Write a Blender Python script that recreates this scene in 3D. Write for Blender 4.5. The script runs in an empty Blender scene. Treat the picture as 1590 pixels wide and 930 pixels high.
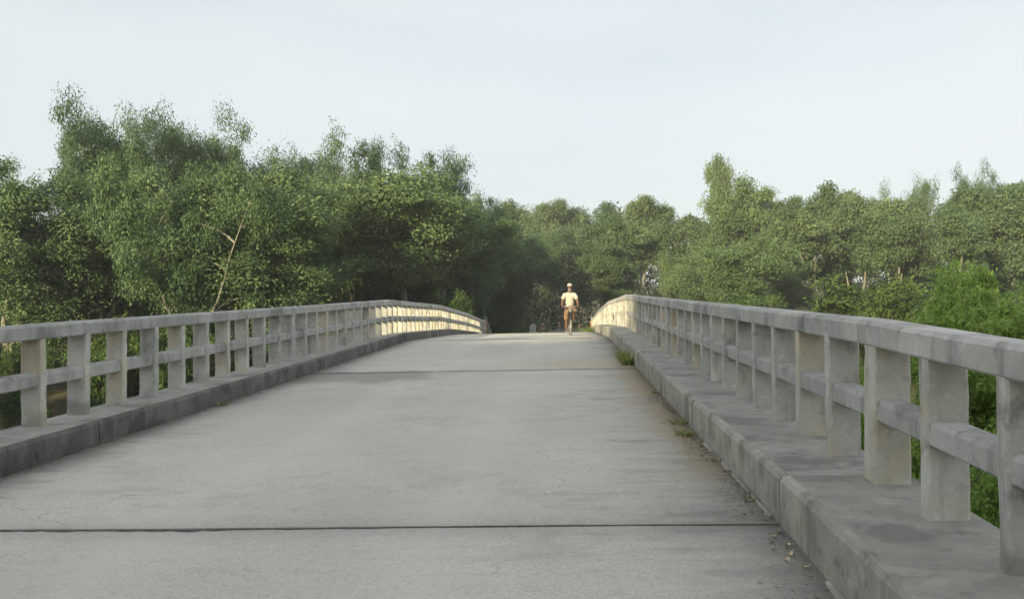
import bpy, bmesh, math, random
import numpy as np
from mathutils import Vector, Matrix

scene = bpy.context.scene
R = math.radians

# ---------------------------------------------------------------- camera
YAW, PITCH, ROLL = 0.0519, R(1.04), 0.0081
EYE = 1.5
FPX = 1546.0                                  # focal length in pixels of the 1590 wide photograph
right0 = Vector((math.cos(YAW), math.sin(YAW), 0))
fwd0 = Vector((-math.sin(YAW), math.cos(YAW), 0))
upz = Vector((0, 0, 1))
fwd = fwd0 * math.cos(PITCH) + upz * math.sin(PITCH)
up1 = -fwd0 * math.sin(PITCH) + upz * math.cos(PITCH)
right = right0 * math.cos(ROLL) - up1 * math.sin(ROLL)
up = up1 * math.cos(ROLL) + right0 * math.sin(ROLL)
cam_data = bpy.data.cameras.new('camera')
cam_data.sensor_width = 36.0
cam_data.lens = 36.0 * FPX / 1590.0
cam_data.clip_start = 0.05
cam_data.clip_end = 5000
cam = bpy.data.objects.new('camera', cam_data)
scene.collection.objects.link(cam)
m = Matrix((right, up, -fwd)).transposed().to_4x4()
m.translation = Vector((0, 0, EYE))
cam.matrix_world = m
scene.camera = cam

# ---------------------------------------------------------------- sky, sun, exposure
SUN_EL, SUN_AZ = R(14.5), R(30)                 # azimuth: how far to the left of straight behind the camera
to_sun = Vector((-math.sin(SUN_AZ) * math.cos(SUN_EL), -math.cos(SUN_AZ) * math.cos(SUN_EL), math.sin(SUN_EL)))
world = bpy.data.worlds.new('World')
scene.world = world
world.use_nodes = True
nt = world.node_tree
nt.nodes.clear()
w_out = nt.nodes.new('ShaderNodeOutputWorld')
w_bg = nt.nodes.new('ShaderNodeBackground')
w_sky = nt.nodes.new('ShaderNodeTexSky')
w_sky.sky_type = 'NISHITA'
w_sky.sun_disc = False
w_sky.sun_elevation = SUN_EL
w_sky.sun_rotation = math.atan2(to_sun.x, to_sun.y)
w_sky.air_density = 1.0
w_sky.dust_density = 2.0
w_sky.ozone_density = 1.0
w_tc = nt.nodes.new('ShaderNodeTexCoord')
w_map = nt.nodes.new('ShaderNodeMapping')
w_map.inputs['Scale'].default_value = (1.0, 1.6, 5.0)
w_map.inputs['Rotation'].default_value = (0.0, R(-7), R(25))
w_noise = nt.nodes.new('ShaderNodeTexNoise')
w_noise.inputs['Scale'].default_value = 1.1
w_noise.inputs['Detail'].default_value = 5.0
w_noise.inputs['Roughness'].default_value = 0.5
w_ramp = nt.nodes.new('ShaderNodeMapRange')
w_ramp.inputs['From Min'].default_value = 0.30
w_ramp.inputs['From Max'].default_value = 0.72
w_ramp.inputs['To Min'].default_value = 0.62
w_ramp.inputs['To Max'].default_value = 0.97
w_mix = nt.nodes.new('ShaderNodeMix')
w_mix.data_type = 'RGBA'
w_mix.inputs['B'].default_value = (5.4, 5.72, 5.86, 1)      # thin veil of high cloud
L = nt.links
L.new(w_tc.outputs['Generated'], w_map.inputs['Vector'])
L.new(w_map.outputs['Vector'], w_noise.inputs['Vector'])
L.new(w_noise.outputs['Fac'], w_ramp.inputs['Value'])
L.new(w_ramp.outputs['Result'], w_mix.inputs['Factor'])
L.new(w_sky.outputs['Color'], w_mix.inputs['A'])
L.new(w_mix.outputs['Result'], w_bg.inputs['Color'])
w_bg.inputs['Strength'].default_value = 0.1
L.new(w_bg.outputs['Background'], w_out.inputs['Surface'])

sun_data = bpy.data.lights.new('sun', 'SUN')
sun_data.energy = 4.4
sun_data.angle = R(0.6)
sun_data.color = (1.0, 0.87, 0.54)
sun = bpy.data.objects.new('sun', sun_data)
scene.collection.objects.link(sun)
sun.rotation_euler = (-to_sun).to_track_quat('-Z', 'Y').to_euler()
sun.location = to_sun * 80

vs = scene.view_settings
vs.view_transform = 'Standard'
vs.look = 'None'
vs.exposure = 0.68
vs.gamma = 1.0
vs.use_curve_mapping = False
scene.cycles.max_bounces = 4
scene.cycles.diffuse_bounces = 2
scene.cycles.transmission_bounces = 2
scene.cycles.volume_bounces = 0
scene.cycles.use_adaptive_sampling = True
scene.cycles.adaptive_threshold = 0.03

# ---------------------------------------------------------------- helpers
COL = scene.collection

def tag(o, label=None, cat=None, group=None, kind=None):
    if label: o['label'] = label
    if cat: o['category'] = cat
    if group: o['group'] = group
    if kind: o['kind'] = kind
    return o

def empty(name, loc=(0, 0, 0)):
    o = bpy.data.objects.new(name, None)
    o.empty_display_size = 0.2
    o.location = loc
    COL.objects.link(o)
    return o

def link(name, me, parent=None, loc=None):
    o = bpy.data.objects.new(name, me)
    COL.objects.link(o)
    if parent is not None: o.parent = parent
    if loc is not None: o.location = loc
    return o

def mesh_np(name, V, F, mat, tint=None, smooth=False):
    """mesh from numpy arrays; F is (n,k) with one k"""
    me = bpy.data.meshes.new(name)
    V = np.asarray(V, np.float32); F = np.asarray(F, np.int32)
    n, k = F.shape
    me.vertices.add(len(V)); me.vertices.foreach_set('co', V.ravel())
    me.loops.add(n * k); me.loops.foreach_set('vertex_index', F.ravel())
    me.polygons.add(n)
    me.polygons.foreach_set('loop_start', np.arange(0, n * k, k, dtype=np.int32))
    me.polygons.foreach_set('loop_total', np.full(n, k, np.int32))
    if smooth: me.polygons.foreach_set('use_smooth', np.ones(n, bool))
    me.update(calc_edges=True)
    if tint is not None:
        a = me.attributes.new('tint', 'FLOAT', 'FACE')
        a.data.foreach_set('value', np.asarray(tint, np.float32))
    if mat: me.materials.append(mat)
    return me

def bm_mesh(name, bm, mat, smooth=False):
    me = bpy.data.meshes.new(name)
    bm.normal_update(); bm.to_mesh(me); bm.free()
    if smooth:
        for p in me.polygons: p.use_smooth = True
    if mat: me.materials.append(mat)
    return me

def hexa(bm, c, bevel=0.0, seg=2):
    """eight corners: bottom 4 (ccw) then top 4 -> box, bevelled"""
    v = [bm.verts.new(p) for p in c]
    fs = [(3, 2, 1, 0), (4, 5, 6, 7), (0, 1, 5, 4), (1, 2, 6, 5), (2, 3, 7, 6), (3, 0, 4, 7)]
    faces = [bm.faces.new([v[i] for i in f]) for f in fs]
    if bevel > 0:
        es = list({e for f in faces for e in f.edges})
        bmesh.ops.bevel(bm, geom=es, offset=bevel, segments=seg, affect='EDGES', profile=0.6)
    return v

def box_c(x0, x1, y0, y1, z0, z1):
    return [(x0, y0, z0), (x1, y0, z0), (x1, y1, z0), (x0, y1, z0), (x0, y0, z1), (x1, y0, z1), (x1, y1, z1), (x0, y1, z1)]

def tube(bm, pts, radii, sides=6, cap=True):
    pts = [Vector(p) for p in pts]
    rings = []
    ref = Vector((0.31, 0.87, 0.38)).normalized()
    for i, p in enumerate(pts):
        a = pts[max(i - 1, 0)]; b = pts[min(i + 1, len(pts) - 1)]
        t = (b - a).normalized()
        r_ = ref if abs(t.dot(ref)) < 0.95 else Vector((1, 0, 0))
        u = t.cross(r_).normalized(); w = t.cross(u)
        rings.append([bm.verts.new(p + (u * math.cos(2 * math.pi * k / sides) + w * math.sin(2 * math.pi * k / sides)) * radii[i]) for k in range(sides)])
    for i in range(len(rings) - 1):
        for k in range(sides):
            bm.faces.new((rings[i][k], rings[i][(k + 1) % sides], rings[i + 1][(k + 1) % sides], rings[i + 1][k]))
    if cap and sides > 2:
        bm.faces.new(list(reversed(rings[0]))); bm.faces.new(rings[-1])

def torus(bm, c, axis, R_, r_, n=28, m_=6):
    axis = Vector(axis).normalized()
    u = axis.orthogonal().normalized(); w = axis.cross(u)
    rings = []
    for i in range(n):
        a = 2 * math.pi * i / n
        d = u * math.cos(a) + w * math.sin(a)
        rings.append([bm.verts.new(Vector(c) + d * (R_ + r_ * math.cos(2 * math.pi * k / m_)) + axis * r_ * math.sin(2 * math.pi * k / m_)) for k in range(m_)])
    for i in range(n):
        for k in range(m_):
            bm.faces.new((rings[i][k], rings[i][(k + 1) % m_], rings[(i + 1) % n][(k + 1) % m_], rings[(i + 1) % n][k]))

def ball(bm, c, r, seg=12, ring=8):
    r = (r, r, r) if not hasattr(r, '__len__') else r
    res = bmesh.ops.create_uvsphere(bm, u_segments=seg, v_segments=ring, radius=1)
    for v in res['verts']:
        v.co = Vector((v.co.x * r[0] + c[0], v.co.y * r[1] + c[1], v.co.z * r[2] + c[2]))
    return res['verts']

# ---------------------------------------------------------------- materials
class NT:
    def __init__(self, name):
        self.mat = bpy.data.materials.new(name); self.mat.use_nodes = True
        self.t = self.mat.node_tree; self.t.nodes.clear()
        self.out = self.n('OutputMaterial')
    def n(self, kind, **kw):
        nd = self.t.nodes.new('ShaderNode' + kind)
        for k, v in kw.items():
            if hasattr(nd, k): setattr(nd, k, v)
        return nd
    def l(self, a, b): self.t.links.new(a, b)
    def set(self, sock, v):
        if hasattr(v, 'is_output'): self.l(v, sock)
        else: sock.default_value = v
    def noise(self, vec, scale, detail=4, rough=0.55):
        nd = self.n('TexNoise'); self.set(nd.inputs['Vector'], vec)
        nd.inputs['Scale'].default_value = scale; nd.inputs['Detail'].default_value = detail; nd.inputs['Roughness'].default_value = rough
        return nd.outputs['Fac']
    def mapping(self, vec, scale=(1, 1, 1), loc=(0, 0, 0)):
        nd = self.n('Mapping'); self.l(vec, nd.inputs['Vector'])
        nd.inputs['Scale'].default_value = scale; self.set(nd.inputs['Location'], loc)
        return nd.outputs['Vector']
    def rng(self, v, a, b, c=0.0, d=1.0, smooth=True):
        nd = self.n('MapRange'); nd.interpolation_type = 'SMOOTHSTEP' if smooth else 'LINEAR'
        self.set(nd.inputs['Value'], v)
        for k, x in zip(('From Min', 'From Max', 'To Min', 'To Max'), (a, b, c, d)): nd.inputs[k].default_value = x
        return nd.outputs['Result']
    def math(self, op, a, b=0.0, c=None):
        nd = self.n('Math', operation=op); self.set(nd.inputs[0], a); self.set(nd.inputs[1], b)
        if c is not None: self.set(nd.inputs[2], c)
        return nd.outputs[0]
    def mix(self, f, a, b):
        nd = self.n('Mix', data_type='RGBA')
        self.set(nd.inputs['Factor'], f)
        self.set(nd.inputs['A'], a if hasattr(a, 'is_output') else (*a, 1)); self.set(nd.inputs['B'], b if hasattr(b, 'is_output') else (*b, 1))
        return nd.outputs['Result']
    def bump(self, h, strength=0.3, dist=0.01):
        nd = self.n('Bump'); nd.inputs['Strength'].default_value = strength; nd.inputs['Distance'].default_value = dist
        self.l(h, nd.inputs['Height']); return nd.outputs['Normal']
    def principled(self, col, rough=0.85, normal=None, spec=0.3, metallic=0.0):
        nd = self.n('BsdfPrincipled')
        self.set(nd.inputs['Base Color'], col if hasattr(col, 'is_output') else (*col, 1))
        self.set(nd.inputs['Roughness'], rough); nd.inputs['Specular IOR Level'].default_value = spec
        nd.inputs['Metallic'].default_value = metallic
        if normal is not None: self.l(normal, nd.inputs['Normal'])
        self.l(nd.outputs['BSDF'], self.out.inputs['Surface'])
        return nd
    def geo(self):
        return self.n('TexCoord').outputs['Object']
    def worldpos(self):
        return self.n('NewGeometry').outputs['Position']

def simple(name, col, rough=0.7, metallic=0.0, var=0.12, scale=20):
    t = NT(name); p = t.worldpos()
    f = t.noise(p, scale, 3)
    c = t.mix(t.rng(f, 0.3, 0.7), tuple(x * (1 - var) for x in col), tuple(min(1, x * (1 + var)) for x in col))
    t.principled(c, rough, metallic=metallic)
    return t.mat

def mat_deck():
    t = NT('deck_concrete'); p = t.worldpos()
    sep = t.n('SeparateXYZ'); t.l(p, sep.inputs[0]); X, Y = sep.outputs[0], sep.outputs[1]
    big = t.noise(p, 0.35, 5, 0.6)
    mid = t.noise(p, 1.7, 6, 0.62)
    streak = t.noise(t.mapping(p, (1.3, 6.0, 1.0)), 1.0, 8, 0.70)
    fine = t.noise(p, 55, 4, 0.6)
    c = t.mix(t.rng(big, 0.3, 0.7), (0.50, 0.475, 0.418), (0.60, 0.57, 0.50))
    c = t.mix(t.math('MULTIPLY', t.rng(streak, 0.50, 0.80), 0.22), c, (0.20, 0.20, 0.19))
    sp_ = t.noise(p, 9.0, 6, 0.7)
    gr_ = t.noise(p, 26.0, 3, 0.7)
    c = t.mix(t.math('MULTIPLY', t.rng(gr_, 0.56, 0.70), 0.32), c, (0.24, 0.23, 0.205))
    c = t.mix(t.math('MULTIPLY', t.rng(gr_, 0.42, 0.30), 0.30), c, (0.66, 0.63, 0.57))
    c = t.mix(t.math('MULTIPLY', t.rng(sp_, 0.52, 0.72), 0.20), c, (0.26, 0.255, 0.235))
    c = t.mix(t.math('MULTIPLY', t.rng(sp_, 0.46, 0.30), 0.22), c, (0.60, 0.59, 0.55))
    c = t.mix(t.math('MULTIPLY', t.rng(mid, 0.56, 0.80), 0.22), c, (0.24, 0.24, 0.22))
    c = t.mix(t.math('MULTIPLY', t.rng(fine, 0.40, 0.68), 0.36), c, (0.22, 0.22, 0.21))
    lane = t.math('ABSOLUTE', t.math('SUBTRACT', t.math('ABSOLUTE', t.math('ADD', X, 1.6)), 0.85))
    c = t.mix(t.math('MULTIPLY', t.rng(t.math('ADD', lane, t.math('MULTIPLY', mid, 0.5)), 0.75, 0.2), 0.30), c, (0.60, 0.575, 0.52))
    blot = t.noise(p, 0.9, 7, 0.7)
    c = t.mix(t.math('MULTIPLY', t.rng(blot, 0.54, 0.66), 0.30), c, (0.30, 0.285, 0.25))
    vo = t.n('TexVoronoi'); vo.feature = 'DISTANCE_TO_EDGE'; vo.inputs['Scale'].default_value = 0.33
    wob = t.n('VectorMath', operation='ADD'); t.l(p, wob.inputs[0]); nz = t.n('TexNoise'); t.l(p, nz.inputs['Vector']); nz.inputs['Scale'].default_value = 2.0; nz.inputs['Detail'].default_value = 6
    t.l(nz.outputs['Color'], wob.inputs[1]); t.l(wob.outputs[0], vo.inputs['Vector'])
    crk = t.math('MULTIPLY', t.rng(vo.outputs['Distance'], 0.0028, 0.0012), t.rng(big, 0.50, 0.56))
    c = t.mix(t.math('MULTIPLY', crk, 0.45), c, (0.15, 0.145, 0.13))
    # grime that collects along the kerbs, ragged and drawn out across the road
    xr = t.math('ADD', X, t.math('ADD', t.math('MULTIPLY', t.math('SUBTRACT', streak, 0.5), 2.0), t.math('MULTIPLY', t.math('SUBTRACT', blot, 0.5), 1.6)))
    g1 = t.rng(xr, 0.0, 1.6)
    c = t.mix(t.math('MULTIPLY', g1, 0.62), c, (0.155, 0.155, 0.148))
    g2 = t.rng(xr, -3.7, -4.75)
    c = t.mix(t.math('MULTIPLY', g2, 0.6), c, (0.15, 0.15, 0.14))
    # blown sand in the right-hand gutter; ragged tan patch behind the second joint
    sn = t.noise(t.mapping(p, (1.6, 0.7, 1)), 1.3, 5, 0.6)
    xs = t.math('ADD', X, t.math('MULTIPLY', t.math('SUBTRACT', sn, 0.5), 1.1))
    s1 = t.math('MULTIPLY', t.rng(xs, 0.70, 1.10), t.math('MULTIPLY', t.rng(Y, 6.6, 8.4), t.rng(Y, 26.0, 14.0)))
    c = t.mix(t.math('MULTIPLY', s1, 0.8), c, (0.40, 0.325, 0.215))
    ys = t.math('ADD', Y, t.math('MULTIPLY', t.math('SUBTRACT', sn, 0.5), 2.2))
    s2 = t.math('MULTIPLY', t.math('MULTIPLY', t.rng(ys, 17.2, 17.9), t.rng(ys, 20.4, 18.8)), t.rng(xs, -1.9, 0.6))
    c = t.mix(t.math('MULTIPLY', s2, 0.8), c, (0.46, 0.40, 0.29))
    # old damp patch before the second joint
    d = t.math('MULTIPLY', t.math('MULTIPLY', t.rng(ys, 15.0, 16.0), t.rng(ys, 17.6, 17.0)), t.rng(xs, -1.7, -2.6))
    c = t.mix(t.math('MULTIPLY', d, 0.7), c, (0.24, 0.225, 0.19))
    # tyre lanes, barely polished
    h = t.math('ADD', t.math('MULTIPLY', streak, 1.0), t.math('MULTIPLY', fine, 0.35))
    t.principled(c, 0.9, t.bump(h, 0.5, 0.012), 0.25)
    return t.mat

def mat_concrete(name, lo, hi, dark, streaks=0.45, moss=0.0, yellow=0.0):
    t = NT(name); p = t.worldpos()
    oi = t.n('ObjectInfo').outputs['Random']
    off = t.n('CombineXYZ'); 
    for k in range(3): t.l(t.math('MULTIPLY', oi, 37.0 + 11 * k), off.inputs[k])
    va = t.n('VectorMath', operation='ADD'); t.l(p, va.inputs[0]); t.l(off.outputs[0], va.inputs[1]); q = va.outputs[0]
    a = t.noise(q, 2.6, 6, 0.6)
    v = t.noise(t.mapping(q, (9, 9, 0.9)), 1.0, 5, 0.6)
    f = t.noise(q, 60, 4, 0.6)
    b = t.noise(q, 7.0, 5, 0.65)
    c = t.mix(t.rng(a, 0.3, 0.7), lo, hi)
    c = t.mix(t.math('MULTIPLY', t.rng(v, 0.52, 0.78), streaks), c, dark)
    c = t.mix(t.math('MULTIPLY', t.rng(b, 0.55, 0.70), 0.62), c, dark)
    c = t.mix(t.math('MULTIPLY', t.rng(b, 0.40, 0.30), 0.5), c, tuple(min(1, x * 1.35) for x in hi))
    pl = t.noise(q, 1.5, 3, 0.5)
    c = t.mix(t.math('MULTIPLY', t.rng(pl, 0.585, 0.61), 0.32), c, tuple(min(1, x * 1.3) for x in hi))
    c = t.mix(t.math('MULTIPLY', t.rng(pl, 0.45, 0.36), 0.55), c, dark)
    c = t.mix(t.math('MULTIPLY', t.rng(f, 0.4, 0.7), 0.18), c, dark)
    tone = t.rng(oi, 0, 1, 0.86, 1.1, False)
    hs = t.n('HueSaturation'); t.l(tone, hs.inputs['Value']); t.l(c, hs.inputs['Color']); c = hs.outputs['Color']
    if yellow > 0:
        yn = t.noise(q, 1.9, 4, 0.6)
        c = t.mix(t.math('MULTIPLY', t.rng(t.math('ADD', yn, t.math('MULTIPLY', oi, 0.25)), 0.62, 0.84), yellow), c, (0.50, 0.41, 0.20))
    if moss > 0:
        mn = t.noise(q, 3.3, 5, 0.6)
        c = t.mix(t.math('MULTIPLY', t.rng(mn, 0.56, 0.75), moss), c, (0.16, 0.18, 0.09))
    h = t.math('ADD', t.math('MULTIPLY', f, 0.6), b)
    t.principled(c, 0.88, t.bump(h, 0.45, 0.008), 0.25)
    return t.mat

M = {}
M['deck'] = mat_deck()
M['rail'] = mat_concrete('railing_concrete', (0.375, 0.37, 0.35), (0.50, 0.492, 0.463), (0.17, 0.167, 0.155), 0.55, 0.08, 0.08)
M['post'] = mat_concrete('post_concrete', (0.42, 0.42, 0.395), (0.56, 0.55, 0.51), (0.19, 0.185, 0.165), 0.6, 0.22, 0.4)
M['walk'] = mat_concrete('walkway_concrete', (0.29, 0.28, 0.25), (0.385, 0.37, 0.33), (0.16, 0.153, 0.136), 0.35, 0.08)
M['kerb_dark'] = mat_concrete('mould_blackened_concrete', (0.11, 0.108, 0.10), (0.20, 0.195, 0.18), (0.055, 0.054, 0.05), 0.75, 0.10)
M['kerb'] = mat_concrete('kerb_concrete', (0.29, 0.282, 0.245), (0.40, 0.385, 0.335), (0.15, 0.147, 0.12), 0.6, 0.35)
M['tar'] = simple('joint_tar', (0.12, 0.12, 0.118), 0.8, var=0.3)
M['under'] = mat_concrete('beam_concrete', (0.22, 0.22, 0.21), (0.3, 0.3, 0.28), (0.1, 0.1, 0.09), 0.5, 0.2)

# ---------------------------------------------------------------- bridge profile
JN = [-16.5, -5.3, 5.92, 17.25, 27.99, 39.27, 50.27, 61.3]       # joints between spans along the bridge (y)
SL = [0.045, 0.045, 0.0291, 0.0296, -0.0012, -0.0254, -0.0385]
CROSS = 0.011
ZJ = [0.0] * len(JN)
ZJ[1] = JN[1] * 0.045; ZJ[0] = JN[0] * 0.045; ZJ[2] = JN[2] * 0.045
for i in range(2, len(JN) - 1): ZJ[i + 1] = ZJ[i] + SL[i] * (JN[i + 1] - JN[i])
XRK, XRP, XLK, XLP = 1.252, 1.718, -4.45, -4.845
KH, RH, SP = 0.2865, 0.898, 0.8607
KHL, RHL = 0.2275, 0.943                                        # the other side is a little lower
PW = 0.20                                                        # post width across the bridge

def deck_z(x, y):
    if y <= JN[0]: return ZJ[0] + CROSS * x
    if y >= JN[-1]: return ZJ[-1] + CROSS * x
    for i in range(len(JN) - 1):
        if y <= JN[i + 1]:
            f = (y - JN[i]) / (JN[i + 1] - JN[i])
            return ZJ[i] * (1 - f) + ZJ[i + 1] * f + CROSS * x

def sheared(bm, x0, x1, y0, y1, h0, h1, bevel=0.0, seg=2, cross=True):
    """block following the deck slope; heights above the deck"""
    def z(x, y, h): return deck_z(x, y) + h
    xm = 0.5 * (x0 + x1)
    zz = (lambda x, y, h: deck_z(x, y) + h) if cross else (lambda x, y, h: deck_z(xm, y) + h)
    c = [(x0, y0, zz(x0, y0, h0)), (x1, y0, zz(x1, y0, h0)), (x1, y1, zz(x1, y1, h0)), (x0, y1, zz(x0, y1, h0)),
         (x0, y0, zz(x0, y0, h1)), (x1, y0, zz(x1, y0, h1)), (x1, y1, zz(x1, y1, h1)), (x0, y1, zz(x0, y1, h1))]
    hexa(bm, c, bevel, seg)

def roughen(bm, amt, seed, cuts=0):
    rr = random.Random(seed)
    for v in bm.verts:
        v.co += Vector((rr.uniform(-amt, amt), rr.uniform(-amt, amt), rr.uniform(-amt, amt)))

rnd = random.Random(11)
bridge = tag(empty('concrete_bridge', (0, 0, 0)), 'humped grey concrete road bridge deck with low kerbs crossing to the trees', 'bridge')
GAP = 0.007
for i in range(len(JN) - 1):
    y0, y1 = JN[i] + GAP, JN[i + 1] - GAP
    bm = bmesh.new()
    # deck slab, subdivided along its length for a faint unevenness
    n, mx = 24, 12
    rows = []
    for a in range(n + 1):
        y = y0 + (y1 - y0) * a / n
        row = []
        for b in range(mx + 1):
            x = XLK - 0.05 + (XRK - XLK + 0.10) * b / mx
            dz = rnd.uniform(-0.0035, 0.0035) if 0 < a < n else rnd.uniform(-0.004, 0.0)
            row.append(bm.verts.new((x, y, deck_z(x, y) + dz)))
        rows.append(row)
    for a in range(n):
        for b in range(mx): bm.faces.new((rows[a][b], rows[a][b + 1], rows[a + 1][b + 1], rows[a + 1][b]))
    bot = {}
    for a in (0, n):
        for b in (0, mx):
            v = rows[a][b]; bot[a, b] = bm.verts.new(v.co - Vector((0, 0, 0.24)))
    bm.faces.new([bot[0, 0], bot[n, 0], bot[n, mx], bot[0, mx]])
    bm.faces.new([bot[0, 0], bot[0, mx]] + [rows[0][b] for b in range(mx, -1, -1)])
    bm.faces.new([bot[n, mx], bot[n, 0]] + [rows[n][b] for b in range(mx + 1)])
    bm.faces.new([bot[n, 0], bot[0, 0]] + [rows[a][0] for a in range(n + 1)])
    bm.faces.new([bot[0, mx], bot[n, mx]] + [rows[a][mx] for a in range(n, -1, -1)])
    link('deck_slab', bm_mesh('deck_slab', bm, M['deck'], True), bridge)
    # raised walkways; the kerb face is a thinner course in front of each
    for side in (-1, 1):
        kh = KH if side > 0 else KHL
        xk, xo = (XRK, XRP + PW + 0.07) if side > 0 else (XLK, XLP - PW - 0.07)
        xi = xk + side * 0.05
        cuts = [y0]
        while cuts[-1] + 5.2 < y1: cuts.append(cuts[-1] + rnd.uniform(3.0, 4.2))
        cuts.append(y1)
        bm = bmesh.new()
        sheared(bm, min(xi, xo), max(xi, xo), JN[i] + 0.0015, JN[i + 1] - 0.0015, -0.30, kh - 0.004, 0.003)
        link('walkway', bm_mesh('walkway', bm, M['walk']), bridge)
        for k in range(len(cuts) - 1):
            bm = bmesh.new()
            a, b = cuts[k], cuts[k + 1] - 0.012
            nn = max(3, int((b - a) / 0.35)); prof = []
            for q in range(nn + 1):
                y = a + (b - a) * q / nn
                e = rnd.uniform(-0.005, 0.005); t_ = rnd.uniform(-0.006, 0.004)
                x1 = xk + e; ring = [(x1, -0.03), (x1 + side * 0.002, kh - 0.03 + t_), (x1 + side * 0.018, kh + t_), (xi + side * 0.006, kh + 0.001), (xi + side * 0.006, -0.03)]
                prof.append([bm.verts.new((px_, y, deck_z(px_, y) + h)) for px_, h in ring])
            for q in range(nn):
                for j in range(5):
                    f_ = (prof[q][j], prof[q + 1][j], prof[q + 1][(j + 1) % 5], prof[q][(j + 1) % 5])
                    bm.faces.new(f_ if side < 0 else f_[::-1])
            bm.faces.new(prof[0] if side > 0 else prof[0][::-1]); bm.faces.new(prof[-1][::-1] if side > 0 else prof[-1])
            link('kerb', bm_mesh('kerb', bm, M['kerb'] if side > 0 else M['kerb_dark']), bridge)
    # beams under the slab
    for bx_ in (-3.6, -1.6, 0.4):
        bm = bmesh.new(); sheared(bm, bx_ - 0.2, bx_ + 0.2, y0, y1, -0.95, -0.245)
        link('beam', bm_mesh('beam', bm, M['under']), bridge)
# sealing strips in the joints, with ragged tar smears
for i in range(1, len(JN) - 1):
    yj = JN[i]; bm = bmesh.new(); n = 90
    near = []; far = []
    w_ = 0.02
    for a in range(n + 1):
        x = XLK + (XRK - XLK) * a / n
        w_ = max(0.004, min(0.030, w_ + rnd.uniform(-0.008, 0.0078)))
        wl = w_ * (1.6 if x < -2.2 else 1.0)
        yc = yj + 0.006 * math.sin(x * 1.7 + i)
        near.append(bm.verts.new((x, yc - wl * rnd.uniform(0.5, 1.1), deck_z(x, yc) + 0.004)))
        far.append(bm.verts.new((x, yc + 0.006 + rnd.uniform(0, 0.010), deck_z(x, yc) + 0.004)))
    for a in range(n): bm.faces.new((near[a], near[a + 1], far[a + 1], far[a]))
    ext = bmesh.ops.extrude_face_region(bm, geom=bm.faces[:])
    for v in ext['geom']:
        if isinstance(v, bmesh.types.BMVert): v.co.z -= 0.05
    bmesh.ops.recalc_face_normals(bm, faces=bm.faces[:])
    link('joint_seal', bm_mesh('joint_seal', bm, M['tar']), bridge)
# piers
for i in range(1, len(JN) - 1):
    yj = JN[i]; zt = deck_z(-1.6, yj) - 0.97
    bm = bmesh.new(); hexa(bm, box_c(-4.6, 1.5, yj - 0.5, yj + 0.5, zt - 0.7, zt - 0.005), 0.03)
    link('pier_cap', bm_mesh('pier_cap', bm, M['under']), bridge)
    for px_ in (-3.6, 0.4):
        bm = bmesh.new(); tube(bm, [(px_, yj, -8), (px_, yj, zt - 0.69)], [0.36, 0.36], 16)
        link('pier_column', bm_mesh('pier_column', bm, M['under'], True), bridge)

# ---------------------------------------------------------------- railings
def post_mesh(name, th, h, seed):
    rr = random.Random(seed); bm = bmesh.new(); rows = []; n_ = 12; b_ = 0.011
    for k in range(n_ + 1):
        z = -0.05 + (h - 0.06) * k / n_
        c = []
        for sx, sy in ((-1, -1), (1, -1), (1, 1), (-1, 1)):
            ch = b_ * rr.uniform(0.6, 1.5) * (2.2 if rr.random() < 0.10 else 1)          # chipped arrises
            a_, b2 = (sx * (PW / 2), sy * (th / 2 - ch)), (sx * (PW / 2 - ch), sy * th / 2)
            c += [a_, b2] if sx * sy < 0 else [b2, a_]
        c = c[1:] + c[:1] if False else c
        rows.append([bm.verts.new((x + rr.uniform(-.002, .002), y + rr.uniform(-.002, .002), z)) for x, y in sorted(c, key=lambda q: math.atan2(q[1] / th, q[0] / PW))])
    for k in range(n_):
        for j in range(8): bm.faces.new((rows[k][j], rows[k][(j + 1) % 8], rows[k + 1][(j + 1) % 8], rows[k + 1][j]))
    bm.faces.new(rows[0][::-1]); bm.faces.new(rows[-1])
    return bm_mesh(name, bm, M['post'])
POSTS = {sd: dict(thin=[post_mesh('post', 0.10, h_, 10 * sd + k) for k in range(5)], wide=[post_mesh('main_post', 0.21, h_, 50 + 10 * sd + k) for k in range(3)]) for sd, h_ in ((1, RH), (-1, RHL))}

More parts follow.
